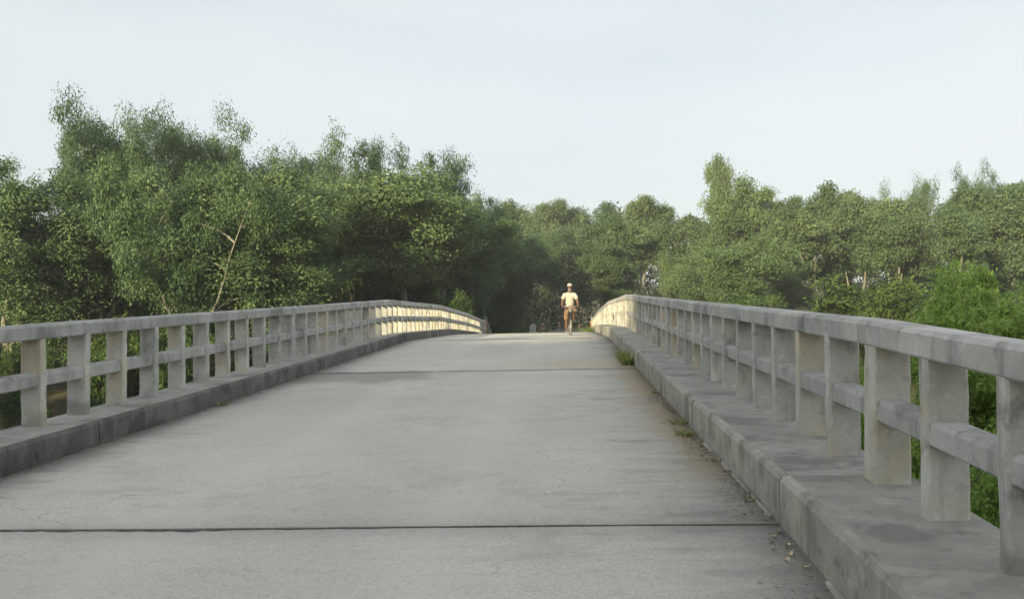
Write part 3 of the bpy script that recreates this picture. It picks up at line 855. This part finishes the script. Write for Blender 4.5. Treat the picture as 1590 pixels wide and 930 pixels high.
# the grove behind the viewer that shades the near half of the bridge
SHADE = [('acacia_a', -47), ('acacia_b', -42), ('bamboo_a', -37.5), ('acacia_a', -33.5), ('acacia_b', -29), ('bamboo_b', -24.5), ('acacia_a', -20), ('acacia_b', -15.5), ('acacia_a', -11)]
for k, (key, x) in enumerate(SHADE):
    for row in range(2 if k % 2 else 1):
        tree(key if row == 0 else SHADE[(k + 3) % len(SHADE)][0], (x + row * 2, -28 - 6 * row + (k % 3) * 0.8), (20.4 if x < -22 else 15.2 if x < -18 else 12.5) - 1.0 * row + (k % 2) * 0.5, 'tall shade tree in the grove behind the viewer', 'tree', 'grove behind the viewer', 11.0)
for key, x, y, h in (('acacia_a', -26.6, -31, 20.8), ('acacia_b', -25.2, -33, 19.0), ('acacia_a', -31.0, -32, 21.0)):
    tree(key, (x, y), h, 'tall shade tree in the grove behind the viewer', 'tree', 'grove behind the viewer', 11.0)
# tall trees added behind the bamboo front to shade the road gap
for key, x, y, h in (('acacia_b', -13, 82, 15), ('bamboo_a', -18, 84, 15.5), ('acacia_a', -23, 82, 16), ('bamboo_b', -28, 80, 16.5), ('acacia_b', -9.5, 96, 15), ('bamboo_a', -11, 108, 15)):
    tree(key, (x, y), h, 'tall tree added to shade the road gap, mostly hidden behind the bamboo front', 'tree', 'hidden trees behind the bamboo front', 9.0)

# shrubs on the banks
SHRUBS = [
 ('shrub', 205, 47, 478, 110, 'clipped-looking bright green shrub peeping over the railing'),
 ('shrub_b', 165, 45, 515, 100, 'leafy shrub seen between railing posts below the clipped one'),
 ('shrub', 40, 46, 500, 90, 'shrub behind the first posts with the yellow bamboo pole'),
 ('shrub_b', 300, 46, 497, 110, 'shrub below the many-stemmed acacia behind the posts'),
 ('shrub_b', 1345, 58, 424, 170, 'large-leaved green shrub under the pale forked trunk'),
 ('shrub', 1395, 54, 440, 120, 'rounded green shrub to the side of the large-leaved one'),
 ('shrub', 1285, 56, 462, 110, 'low shrub between banana plants and large-leaved shrub'),
 ('shrub_b', 1150, 58, 452, 110, 'yellow-green shrub beside the first banana leaf'),
 ('shrub', 1460, 46, 478, 110, 'fern-like shrub above the rail near the bright bamboo'),
 ('shrub_b', 700, 58, 445, 60, 'small lit shrub in the dark hollow by the railing'),
 ('shrub_fresh', 1490, 13, 590, 240, 'shrub seen through the nearest railing opening'),
 ('shrub_fresh', 1425, 16, 575, 200, 'shrub seen through the opening beside the wide post'),
]
SHRUBS += [('shrub_fresh', 1570, 10.5, 640, 260, 'leafy green shrub low behind the last visible post'), ('shrub_fresh', 1345, 22, 545, 150, 'shrub glimpsed through the narrow gaps before the wide post')]
for b in SHRUBS: tree_px(b[0], b[1], b[2], b[3], b[4], b[5], 'shrub', 'shrubs on the banks')
tree_px('bamboo_near', 1602, 15.5, 345, 250, 'bright green weeping bamboo close behind the near railing', 'bamboo', None, 0.7)
tree_px('bamboo_near', 1640, 13.0, 385, 330, 'second bright weeping bamboo, cut by the frame edge', 'bamboo', None, 3.0)
tree_px('bamboo_near', 1610, 19.0, 385, 280, 'bright bamboo behind the weeping one, its tips toward the forked trunk', 'bamboo', None, 2.2)
tree_px('bamboo_near', 1590, 22.0, 410, 230, 'low bright bamboo under the weeping one, seen through the railing', 'bamboo', None, 5.0)

# undergrowth and far woods: foliage nobody could count
def mass(name, seed, pts, rad, per, size, label, mat='leaf_under'):
    rng = np.random.default_rng(seed)
    V, F, T = leaf_cloud(rng, pts, rad, per, size, 0.4, 0.4)
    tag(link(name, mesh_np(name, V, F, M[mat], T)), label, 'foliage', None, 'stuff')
rng = np.random.default_rng(5)
n = 620
ux = rng.uniform(-46, 62, n); uy = 50 + rng.random(n) ** 1.3 * 32
keep = np.abs(ux + 1.0) > 5.6
ux, uy = ux[keep], uy[keep]
uz = ground_z(ux, uy) + rng.random(len(ux)) ** 1.2 * (1.2 + 2.4 * (0.5 + 0.5 * np.sin(ux * 0.6)))
rr = rng.uniform(0.7, 1.3, len(ux))
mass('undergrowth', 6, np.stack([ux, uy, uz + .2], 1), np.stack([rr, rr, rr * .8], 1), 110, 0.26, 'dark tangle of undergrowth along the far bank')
n = 2000
th = rng.uniform(-0.72, 0.66, n); rd = rng.uniform(112, 170, n)
fx, fy = np.sin(th) * rd, np.cos(th) * rd
hz = 9 + 3.0 * np.sin(th * 21) + 1.5 * np.sin(th * 47)
fz = ground_z(fx, fy) + rng.random(n) ** 1.35 * hz + 0.4
ok = ~((np.abs(fx - road_x(fy)) < 3.5) & (fz < 4) & (fy < 150))
fx, fy, fz = fx[ok], fy[ok], fz[ok]; rr = rng.uniform(1.2, 2.2, len(fx))
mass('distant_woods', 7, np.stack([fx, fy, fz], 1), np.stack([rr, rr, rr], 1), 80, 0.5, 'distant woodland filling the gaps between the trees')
# ---------------------------------------------------------------- hazy evening air
def make_haze():
    t = NT('evening_haze')
    pv = t.n('VolumePrincipled'); pv.inputs['Color'].default_value = (0.93, 0.96, 1.0, 1); pv.inputs['Density'].default_value = 0.00062
    pv.inputs['Anisotropy'].default_value = 0.0
    t.l(pv.outputs[0], t.out.inputs['Volume'])
    bm = bmesh.new(); hexa(bm, box_c(-1600, 1600, -1300, 1900, -8.6, 26))
    return tag(link('haze', bm_mesh('haze', bm, t.mat)), 'thin pale evening haze hanging between the trees', 'haze', None, 'stuff')
make_haze()

# ---------------------------------------------------------------- small things on the bridge
def grass_tuft(x, y, h, n, rad, seed, label, z=None):
    rr = np.random.default_rng(seed); z = deck_z(x, y) if z is None else z
    Vs, Fs, Ts = [], [], []
    for k in range(n):
        a = rr.uniform(0, 6.283); r_ = rad * math.sqrt(rr.random())
        p = np.array([r_ * math.cos(a), r_ * math.sin(a) * 1.5, -0.01]); d = np.array([math.cos(a) * .5 + rr.normal() * .2, math.sin(a) * .5 + rr.normal() * .2, 1.0])
        ln = h * rr.uniform(0.5, 1.15); w = 0.006 + 0.004 * rr.random(); sd = np.array([-math.sin(a), math.cos(a), 0]); b0 = len(Vs)
        for s_ in range(4):
            u = s_ / 3; ww = w * (1 - u * 0.9)
            q = p + d / np.linalg.norm(d) * ln * u + np.array([math.cos(a), math.sin(a), -0.6]) * ln * 0.35 * u * u
            Vs += [q - sd * ww, q + sd * ww]
        for s_ in range(3): Fs.append((b0 + 2 * s_, b0 + 2 * s_ + 1, b0 + 2 * s_ + 3, b0 + 2 * s_ + 2)); Ts.append(rr.random())
    o = link('grass_tuft', mesh_np('grass_tuft', Vs, Fs, M['grass'], Ts), None, (x, y, z))
    return tag(o, label, 'grass', 'grass tufts along the kerbs')
TUFTS = [
 (1.16, 18.1, 0.42, 150, 0.12, 'tallest yellow-green grass tuft on the kerb just past the second joint'),
 (1.17, 18.9, 0.36, 110, 0.12, 'grass tuft right behind the tallest one at the kerb'),
 (1.18, 19.8, 0.28, 80, 0.10, 'last grass tuft of the three past the second joint'),
 (1.16, 10.3, 0.07, 60, 0.10, 'flat little grass patch in the gutter sand'),
 (1.13, 9.45, 0.09, 70, 0.08, 'small bright green weed in the gutter, nearest the viewer'),
 (1.20, 13.2, 0.06, 40, 0.05, 'tiny weed at the kerb foot between the gutter patch and the second joint'),
 (1.21, 6.6, 0.05, 40, 0.05, 'tiny weed at the kerb foot just past the first joint'),
 (-4.36, 12.5, 0.08, 50, 0.06, 'little weed at the foot of the blackened kerb'),
 (1.15, 41.0, 0.45, 160, 0.2, 'sunlit yellow grass tuft where the far railing dips'),
 (0.95, 45.0, 0.40, 130, 0.25, 'sunlit grass spilling onto the far road edge'),
 (1.1, 52.0, 0.55, 150, 0.3, 'farthest yellow grass tuft at the railing end'),
]
for i, (x, y, h, n_, rd_, lb) in enumerate(TUFTS): grass_tuft(x, y, h, n_, rd_, 100 + i, lb)

M['dead_leaf'] = simple('dead_leaf', (0.60, 0.50, 0.36), 0.8, var=0.3, scale=60)
M['mortar'] = mat_concrete('broken_mortar', (0.36, 0.35, 0.32), (0.46, 0.45, 0.41), (0.22, 0.21, 0.19), 0.3, 0.1)
def dead_leaf_mesh(seed):
    rr = random.Random(seed); bm = bmesh.new(); n_ = 6; L_ = []; R_ = []; C_ = []
    for k in range(n_ + 1):
        u = k / n_; w = 0.028 * math.sin(math.pi * (0.06 + 0.94 * u) ** 0.8) + 0.001
        z = 0.012 + 0.03 * (u - .4) ** 2 * 4 + rr.uniform(0, .006)
        C_.append(bm.verts.new((0.10 * (u - .5), 0, z))); L_.append(bm.verts.new((0.10 * (u - .5), w, z + .016 + rr.uniform(0, .01)))); R_.append(bm.verts.new((0.10 * (u - .5), -w, z + .014 + rr.uniform(0, .01))))
    for k in range(n_):
        bm.faces.new((C_[k], C_[k + 1], L_[k + 1], L_[k])); bm.faces.new((R_[k], R_[k + 1], C_[k + 1], C_[k]))
    return bm_mesh('dead_leaf', bm, M['dead_leaf'], True)
dl = [dead_leaf_mesh(k) for k in range(3)]
DEAD = [(1.16, 5.62), (1.12, 5.52), (1.19, 5.44), (1.10, 5.38), (1.17, 5.28), (1.20, 5.72), (1.13, 5.18), (1.20, 5.05)]
for i, (x, y) in enumerate(DEAD):
    o = link('dead_leaf', dl[i % 3], None, (x, y, deck_z(x, y) - 0.002)); o.scale = (.42, .42, .4); o.rotation_euler = (rnd.uniform(-.3, .3), rnd.uniform(-.3, .3), rnd.uniform(0, 6.28))
    tag(o, ['dry cream leaf lying nearest the first joint in the kerb drift', 'dry curled cream leaf in the drift against the kerb by the first joint'][0 if i == 5 else 1], 'leaf', 'dry leaves drifted at the kerb')
# broken mortar fillet left along the kerb foot
y = 2.2
while y < 8.6:
    ln = rnd.uniform(0.25, 0.9)
    if not (4.9 < y < 5.8):
        bm = bmesh.new(); n_ = 8; prev = None
        for k in range(n_ + 1):
            yy = y + ln * k / n_; w = 0.045 * rnd.uniform(0.6, 1.15) * (0.5 if k in (0, n_) else 1); h = 0.010 * rnd.uniform(0.6, 1.2)
            if yy > 6.2: w *= 0.7
            ring = [bm.verts.new((XRK - 0.004 - w, yy, deck_z(XRK, yy) - .006)), bm.verts.new((XRK - 0.004 - w * .8, yy, deck_z(XRK, yy) + h)), bm.verts.new((XRK - 0.006, yy, deck_z(XRK, yy) + h * 1.3)), bm.verts.new((XRK - 0.006, yy, deck_z(XRK, yy) - .006))]
            if prev:
                for j in range(3): bm.faces.new((prev[j], prev[j + 1], ring[j + 1], ring[j]))
            else: bm.faces.new(ring)
            prev = ring
        bm.faces.new(prev[::-1]); bmesh.ops.recalc_face_normals(bm, faces=bm.faces[:])
        link('mortar_fillet', bm_mesh('mortar_fillet', bm, M['kerb']), bridge)
    y += ln + rnd.uniform(0.01, 0.12)
# silt, grit and leaf crumbs swept against the kerbs
def gutter(name, seed, xk, side, label, spans, n_):
    rr = np.random.default_rng(seed); Vs, Fs, Ts = [], [], []
    for k in range(n_):
        a_, b_ = spans[rr.integers(len(spans))]; y_ = rr.uniform(a_, b_)
        dx = abs(rr.normal()) * (0.05 + 0.10 * (0.5 + 0.5 * math.sin(y_ * 2.3) * math.sin(y_ * 0.9 + 1))) + 0.008
        x_ = xk - side * dx; z_ = deck_z(x_, y_) + 0.003
        L_ = 0.004 + 0.013 * rr.random() ** 3; an = rr.uniform(0, 6.28); ca, sa = math.cos(an), math.sin(an); w_ = L_ * rr.uniform(.35, .9); b0 = len(Vs); hz_ = L_ * rr.uniform(.1, .5)
        Vs += [(x_ - ca * L_, y_ - sa * L_, z_), (x_ + sa * w_, y_ - ca * w_, z_), (x_ + ca * L_, y_ + sa * L_, z_ + hz_), (x_ - sa * w_, y_ + ca * w_, z_ + hz_ * .6)]
        Fs.append((b0, b0 + 1, b0 + 2, b0 + 3)); Ts.append(rr.random())
    return tag(link(name, mesh_np(name, Vs, Fs, M['litter'], Ts)), label, 'debris', None, 'stuff')
M['litter'] = mat_leaf('gutter_litter', (0.17, 0.15, 0.115), (0.32, 0.27, 0.20), (0.52, 0.46, 0.36), 0.05)
gutter('gutter_debris', 31, XRK, 1, 'brown grit and leaf crumbs along the foot of the sandy kerb', [(3, 22), (6, 14), (8, 13)], 5200)
gutter('gutter_debris', 32, XLK, -1, 'dark grit along the foot of the mould-blackened kerb', [(7, 26), (7, 14)], 3000)

# leaning bamboo pole beyond the railing
bm = bmesh.new(); px_, py_ = place(27, 12.2); zb = float(ground_z(px_, py_)) - .3; n_ = 16; pts = []; rd_ = []
for k in range(n_ * 3 + 1):
    u = k / (n_ * 3); pts.append((0.06 * math.sin(u * 2) , 0.1 * u, (1.25 - zb) * u)); rd_.append((0.024 - 0.009 * u) * (1.18 if k % 3 == 0 else 1.0))
tube(bm, pts, rd_, 10)
M['yellow_culm'] = mat_bark('yellow_culm', (0.36, 0.29, 0.06), (0.5, 0.42, 0.12))
tag(link('bamboo_pole', bm_mesh('bamboo_pole', bm, M['yellow_culm'], True), None, (px_, py_, zb)), 'single yellow bamboo pole standing behind the first railing posts', 'pole')

# banana plants
M['banana'] = mat_leaf('banana_leaf', (0.10, 0.17, 0.06), (0.17, 0.26, 0.09), (0.3, 0.36, 0.16), 0.35)
def banana(px, D, top, lab, seed):
    rr = random.Random(seed); x, y = place(px, D); zb = float(ground_z(x, y)) - .05
    H_ = EYE + (490 - top) / FPX * D - zb
    e = tag(empty('banana_plant', (x, y, zb)), lab, 'plant', 'banana plants')
    bm = bmesh.new(); hs = H_ * .5; tube(bm, [(0, 0, 0), (.03, 0, hs * .5), (.02, .02, hs)], [.13, .11, .07], 10)
    link('stem', bm_mesh('stem', bm, M['culm'], True), e)
    for k in range(8):
        a = k * 2.4 + rr.uniform(-.3, .3); L_ = H_ * rr.uniform(.42, .56); w0 = .27; bm = bmesh.new(); rows = []
        el = rr.uniform(.75, 1.3)
        for s_ in range(13):
            u = s_ / 12; ang = el - 1.3 * u * u
            if s_ == 0: p = Vector((0.02, 0.02, hs - .1))
            else: p = p + Vector((math.cos(a) * math.cos(ang), math.sin(a) * math.cos(ang), math.sin(ang))) * L_ / 12
            w = w0 * math.sin(math.pi * min(1, max(.02, (u - .12) / .9))) ** .6 if u > .14 else .02
            if rr.random() < .2: w *= .75
            sd = Vector((-math.sin(a), math.cos(a), 0))
            rows.append([bm.verts.new(p - sd * w + Vector((0, 0, w * .35))), bm.verts.new(p), bm.verts.new(p + sd * w + Vector((0, 0, w * .35)))])
        for s_ in range(12):
            for j in (0, 1): bm.faces.new((rows[s_][j], rows[s_][j + 1], rows[s_ + 1][j + 1], rows[s_ + 1][j]))
        me = bm_mesh('leaf', bm, M['banana'], True)
        at_ = me.attributes.new('tint', 'FLOAT', 'FACE'); at_.data.foreach_set('value', np.full(len(me.polygons), rr.uniform(.3, .9), np.float32))
        link('leaf', me, e)
banana(1152, 52, 452, 'banana plant with one tall leaf poking up beside the yellow-green shrub', 1)
banana(1208, 50, 462, 'banana plant with spread pale leaf tips just over the rail', 4)

# markers along the far road
M['white_paint'] = simple('weathered_white_paint', (0.72, 0.72, 0.68), 0.7, var=0.1, scale=6)
def mat_stripes():
    t = NT('red_white_bands'); p = t.n('TexCoord').outputs['Object']; sep = t.n('SeparateXYZ'); t.l(p, sep.inputs[0])
    f = t.math('GREATER_THAN', t.math('FRACT', t.math('MULTIPLY', sep.outputs[2], 2.6)), 0.5); n_ = t.noise(p, 9, 4)
    c = t.mix(f, (0.68, 0.66, 0.62), (0.42, 0.06, 0.05)); c = t.mix(t.rng(n_, .55, .8), c, (.3, .26, .22))
    t.principled(c, .75); return t.mat
M['stripes'] = mat_stripes()
def far(px, D): x, y = place(px, D); return (x, y, max(float(ground_z(x, y)), float(road_z(np.float64(y))) - .08))
ms = tag(empty('milestone', far(827, 96)), 'white round-topped milestone beside the shaded far road', 'milestone')
bm = bmesh.new(); ring0 = []
prof = [(-.3, -.1)] + [(-.3, .55)] + [(-.3 * math.cos(t_ / 8 * math.pi), .55 + .3 * math.sin(t_ / 8 * math.pi)) for t_ in range(1, 8)] + [(.3, .55), (.3, -.1)]
fr = [bm.verts.new((a_, -.1, b_ + .12)) for a_, b_ in prof]; bk = [bm.verts.new((a_, .1, b_ + .12)) for a_, b_ in prof]
bm.faces.new(fr); bm.faces.new(bk[::-1])
for k in range(len(fr)): bm.faces.new((fr[k], bk[k], bk[(k + 1) % len(fr)], fr[(k + 1) % len(fr)]))
bmesh.ops.recalc_face_normals(bm, faces=bm.faces[:]); link('stone', bm_mesh('stone', bm, M['white_paint']), ms)
bm = bmesh.new(); hexa(bm, box_c(-.4, .4, -.18, .18, -.3, .12), .02); link('plinth', bm_mesh('plinth', bm, M['white_paint']), ms)
for px_, D_, lb in ((843, 98, 'red and white banded guard post next to the white milestone'), (868, 122, 'small red and white guard post farther along the shaded road'), (902, 92, 'red and white guard post at the road edge behind the bicycle')):
    e = tag(empty('guard_post', far(px_, D_)), lb, 'guard post', 'banded guard posts by the far road')
    bm = bmesh.new(); hexa(bm, box_c(-.11, .11, -.11, .11, -.3, .86), .015); link('shaft', bm_mesh('shaft', bm, M['stripes']), e)
    bm = bmesh.new(); v = hexa(bm, [(-.12, -.12, .863), (.12, -.12, .863), (.12, .12, .863), (-.12, .12, .863), (-.03, -.03, .95), (.03, -.03, .95), (.03, .03, .95), (-.03, .03, .95)]); link('cap', bm_mesh('cap', bm, M['stripes']), e)

# ---------------------------------------------------------------- cyclist
BX, BY = 0.20, 32.4
BZ = deck_z(BX, BY)
KS = 0.93
M['black_metal'] = simple('black_enamel', (0.03, 0.03, 0.032), 0.4)
M['steel'] = simple('bicycle_steel', (0.45, 0.45, 0.44), 0.35, 0.8)
M['tyre'] = simple('tyre_rubber', (0.30, 0.27, 0.22), 0.85)
M['saddle'] = simple('saddle_leather', (0.05, 0.03, 0.02), 0.5)
M['skin'] = simple('skin', (0.20, 0.11, 0.072), 0.55, var=0.08)
M['shirt'] = simple('white_cotton', (0.56, 0.50, 0.42), 0.9, var=0.08, scale=9)
M['lungi'] = simple('tan_cotton', (0.22, 0.14, 0.085), 0.9, var=0.2, scale=14)
M['beard'] = simple('grey_beard', (0.2, 0.19, 0.18), 0.9, var=0.2, scale=80)
M['sandal'] = simple('sandal_rubber', (0.4, 0.4, 0.38), 0.7)
M['lamp'] = simple('lamp_glass', (0.2, 0.2, 0.2), 0.2, 0.0)
bike = tag(empty('bicycle', (BX, BY, BZ)), 'old roadster bicycle ridden toward the viewer at the crest of the bridge', 'bicycle')
bike.scale = (KS, KS, KS); bike.rotation_euler = (0, 0, 0.03)
def wheel(name, yc):
    w = empty(name, (0, yc, 0.345)); w.parent = bike
    bm = bmesh.new(); torus(bm, (0, 0, 0), (1, 0, 0), .325, .02, 36, 8); link('tyre', bm_mesh('tyre', bm, M['tyre'], True), w)
    bm = bmesh.new(); torus(bm, (0, 0, 0), (1, 0, 0), .298, .009, 36, 6); link('rim', bm_mesh('rim', bm, M['steel'], True), w)
    bm = bmesh.new(); tube(bm, [(-.05, 0, 0), (.05, 0, 0)], [.022, .022], 10); link('hub', bm_mesh('hub', bm, M['steel'], True), w)
    bm = bmesh.new()
    for k in range(28):
        a_ = k / 28 * 6.283; s_ = .035 if k % 2 else -.035
        tube(bm, [(s_, .02 * math.cos(a_ + .6), .02 * math.sin(a_ + .6)), (0, .295 * math.cos(a_), .295 * math.sin(a_))], [.0014, .0014], 4)
    link('spokes', bm_mesh('spokes', bm, M['steel']), w)
wheel('front_wheel', -.57); wheel('rear_wheel', .55)
def part(name, mat, parent, segs, sides=10, smooth=True):
    bm = bmesh.new()
    for pts_, r_ in segs: tube(bm, pts_, [r_] * len(pts_) if not hasattr(r_, '__len__') else r_, sides)
    return link(name, bm_mesh(name, bm, mat, smooth), parent)
BB = (0, .08, .30); HT0, HT1, ST = (0, -.36, .64), (0, -.31, .90), (0, .26, .86)
part('frame', M['black_metal'], bike, [([HT0, HT1], .019), ([HT1, ST], .014), ([HT0, BB], .016), ([BB, ST], .015)] + [([BB, (s_ * .055, .55, .345)], .009) for s_ in (-1, 1)] + [([(s_ * .02, .26, .85), (s_ * .055, .55, .345)], .008) for s_ in (-1, 1)])
part('fork', M['black_metal'], bike, [([(s_ * .045, -.38, .70), (s_ * .05, -.40, .62), (s_ * .055, -.49, .45), (s_ * .055, -.57, .345)], .010) for s_ in (-1, 1)] + [([(-.05, -.37, .705), (.05, -.37, .705)], .012)])
hb = part('handlebar', M['steel'], bike, [([(0, -.31, .88), (0, -.30, 1.01)], .012), ([(-.27, -.10, .99), (-.25, -.24, 1.0), (-.18, -.30, 1.01), (0, -.32, 1.01), (.18, -.30, 1.01), (.25, -.24, 1.0), (.27, -.10, .99)], .011)])
for s_ in (-1, 1): part('grip', M['black_metal'], hb, [([(s_ * .273, -.07, .985), (s_ * .255, -.2, .997)], .016)])
bm = bmesh.new(); ball(bm, (0, .28, .95), (.10, .15, .035), 16, 8)
for v in bm.verts:
    if v.co.y < .22: v.co.x *= .45
link('saddle', bm_mesh('saddle', bm, M['saddle'], True), bike)
part('seat_post', M['steel'], bike, [([(0, .255, .84), (0, .27, .93)], .012)])
part('crank', M['steel'], bike, [([(-.07, .08, .30), (.07, .08, .30)], .015), ([(-.07, .08, .30), (-.075, .06, .13)], .009), ([(.07, .08, .30), (.075, .10, .47)], .009)])
for s_, z_, y_ in ((-1, .13, .06), (1, .47, .10)):
    bm = bmesh.new(); hexa(bm, box_c(min(s_ * .085, s_ * .17), max(s_ * .085, s_ * .17), y_ - .04, y_ + .04, z_ - .012, z_ + .012), .004); link('pedal', bm_mesh('pedal', bm, M['black_metal']), bike)
bm = bmesh.new(); torus(bm, (.045, .08, .30), (1, 0, 0), .09, .006, 24, 6); link('chainring', bm_mesh('chainring', bm, M['steel'], True), bike)
bm = bmesh.new(); tube(bm, [(0, -.40, .86), (0, -.43, .86), (0, -.47, .86), (0, -.475, .86)], [.025, .055, .07, .066], 16); lampo = link('headlamp', bm_mesh('headlamp', bm, M['black_metal'], True), bike)
bm = bmesh.new(); tube(bm, [(0, -.476, .86), (0, -.485, .86)], [.062, .05], 16); link('lens', bm_mesh('lens', bm, M['lamp'], True), lampo)
for yc, a0, a1 in ((-.57, 20, 150), (.55, 20, 175)):
    bm = bmesh.new(); prev = None
    for k in range(19):
        a_ = R(a0 + (a1 - a0) * k / 18); ring = [bm.verts.new((xx, yc + (.365 - abs(xx) * .25) * math.cos(a_), .345 + (.365 - abs(xx) * .25) * math.sin(a_))) for xx in (-.028, -.012, .012, .028)]
        if prev:
            for j in range(3): bm.faces.new((prev[j], prev[j + 1], ring[j + 1], ring[j]))
        prev = ring
    link('mudguard', bm_mesh('mudguard', bm, M['black_metal'], True), bike)
part('rack', M['black_metal'], bike, [([(s_ * .06, .3, .76), (s_ * .06, .75, .76)], .005) for s_ in (-1, 1)] + [([(-.06, y_, .76), (.06, y_, .76)], .005) for y_ in (.35, .5, .65, .75)] + [([(s_ * .06, .65, .76), (s_ * .058, .55, .35)], .005) for s_ in (-1, 1)])

def skin_mesh(name, verts, edges, mat, parent=None, root=0, sub=2):
    me = bpy.data.meshes.new(name)
    me.from_pydata([v[0] for v in verts], edges, []); me.materials.append(mat)
    o = link(name, me, parent)
    md = o.modifiers.new('skin', 'SKIN'); md.use_smooth_shade = True; md.branch_smoothing = 0.4
    sv = me.skin_vertices[0].data
    for i, v in enumerate(verts):
        r_ = v[1]; sv[i].radius = r_ if hasattr(r_, '__len__') else (r_, r_); sv[i].use_root = (i == root)
    sd = o.modifiers.new('smooth', 'SUBSURF'); sd.levels = sub; sd.render_levels = sub
    return o
BVv, BEe = [], []
def bv(p, r_, prev=None):
    BVv.append((tuple(p), r_)); i = len(BVv) - 1
    if prev is not None: BEe.append((prev, i))
    return i
pel = bv((0, .29, 1.04), (.14, .11))
sp1 = bv((0, .25, 1.18), (.125, .095), pel); sp2 = bv((0, .20, 1.32), (.14, .10), sp1); ch = bv((0, .16, 1.44), (.13, .09), sp2)
nk = bv((0, .12, 1.54), .055, ch); jaw = bv((0, .095, 1.60), (.062, .068), nk); hd = bv((0, .10, 1.68), (.078, .095), jaw); ht = bv((0, .11, 1.76), (.06, .07), hd)
for s_ in (-1, 1):
    sh = bv((s_ * .175, .16, 1.43), .062, ch); ua = bv((s_ * .225, .12, 1.30), .05, sh); elb = bv((s_ * .265, .07, 1.165), .042, ua)
    fa = bv((s_ * .275, -.04, 1.09), .038, elb); wr = bv((s_ * .272, -.11, 1.035), .027, fa); pa = bv((s_ * .268, -.165, 1.02), (.034, .026), wr)
    for k in range(4):
        f1 = bv((s_ * .262 + (k - 1.5) * .006, -.205 + .018 * (k - 1.5), 1.012), .0105, pa)
        f2 = bv((s_ * .262 + s_ * .01, -.215 + .022 * (k - 1.5), .985 - .002 * abs(k - 1.2)), .0095, f1); bv((s_ * .25, -.195 + .022 * (k - 1.5), .968), .0085, f2)
    t1 = bv((s_ * .235, -.15, 1.015), .011, pa); bv((s_ * .225, -.185, .995), .0095, t1)
    hip = bv((s_ * .10, .27, .99), .095, pel)
    if s_ < 0:
        kn = bv((-.135, -.02, .62), .058, hip); cf = bv((-.13, .03, .42), .05, kn); an = bv((-.125, .09, .20), .032, cf); ft = bv((-.125, .02, .165), (.035, .028), an); bv((-.125, -.09, .155), (.036, .02), ft)
    else:
        kn = bv((.165, -.13, .87), .06, hip); cf = bv((.145, -.02, .70), .05, kn); an = bv((.13, .12, .54), .032, cf); ft = bv((.13, .05, .505), (.035, .028), an); bv((.13, -.06, .495), (.036, .02), ft)
nose = bv((0, -.005, 1.665), .013, hd)
person = skin_mesh('person', BVv, BEe, M['skin'], None, pel)
person.location = (BX, BY, BZ); person.scale = (KS, KS, KS); person.rotation_euler = (0, 0, 0.03)
tag(person, 'bearded person in white cap, white shirt and tan lungi riding the bicycle', 'person')
sv_, se_ = [], []
def cv(p, r_, prev=None):
    sv_.append((tuple(p), r_)); i = len(sv_) - 1
    if prev is not None: se_.append((prev, i))
    return i
a0 = cv((0, .28, 1.00), (.175, .14)); a1 = cv((0, .25, 1.14), (.17, .135), a0); a2 = cv((0, .20, 1.30), (.175, .13), a1); a3 = cv((0, .155, 1.43), (.155, .11), a2); a4 = cv((0, .138, 1.495), (.10, .085), a3); cv((0, .128, 1.525), (.066, .062), a4)
for s_ in (-1, 1):
    b1 = cv((s_ * .18, .155, 1.425), .085, a3); b2 = cv((s_ * .225, .12, 1.31), .076, b1); cv((s_ * .245, .095, 1.245), .072, b2)
skin_mesh('shirt', sv_, se_, M['shirt'], person, 0, 2)
sv_, se_ = [], []
a0 = cv((0, .28, 1.01), (.165, .14)); a1 = cv((0, .24, .93), (.15, .12), a0)
l1 = cv((-.12, .10, .78), .105, a1); l2 = cv((-.14, -.02, .61), .088, l1); cv((-.135, .0, .50), .08, l2)
l1 = cv((.14, .04, .90), .105, a1); l2 = cv((.17, -.12, .86), .088, l1); cv((.155, -.08, .66), .085, l2)
skin_mesh('lungi', sv_, se_, M['lungi'], person, 0, 2)
bm = bmesh.new(); vs2 = ball(bm, (0, .105, 1.725), (.09, .106, .095), 18, 12)
bmesh.ops.delete(bm, geom=[v for v in bm.verts if v.co.z < 1.715], context='VERTS'); link('cap', bm_mesh('cap', bm, M['shirt'], True), person)
bm = bmesh.new(); ball(bm, (0, .045, 1.575), (.058, .045, .062), 12, 10); link('beard', bm_mesh('beard', bm, M['beard'], True), person)
for s_ in (-1, 1):
    bm = bmesh.new(); ball(bm, (s_ * .032, .022, 1.692), (.011, .008, .007), 8, 6); link('eye', bm_mesh('eye', bm, M['black_metal'], True), person)
    bm = bmesh.new(); ball(bm, (s_ * .080, .115, 1.68), (.012, .022, .034), 8, 6); link('ear', bm_mesh('ear', bm, M['skin'], True), person)
for x_, y_, z_ in ((-.125, .02, .142), (.13, .05, .482)):
    bm = bmesh.new(); hexa(bm, box_c(x_ - .042, x_ + .042, y_ - .14, y_ + .10, z_ - .014, z_ + .006), .006); link('sandal', bm_mesh('sandal', bm, M['sandal']), person)
bm = bmesh.new(); ball(bm, (0, .03, 1.632), (.024, .008, .006), 8, 6); link('mouth', bm_mesh('mouth', bm, simple('lips', (.2, .08, .06), .6)), person)
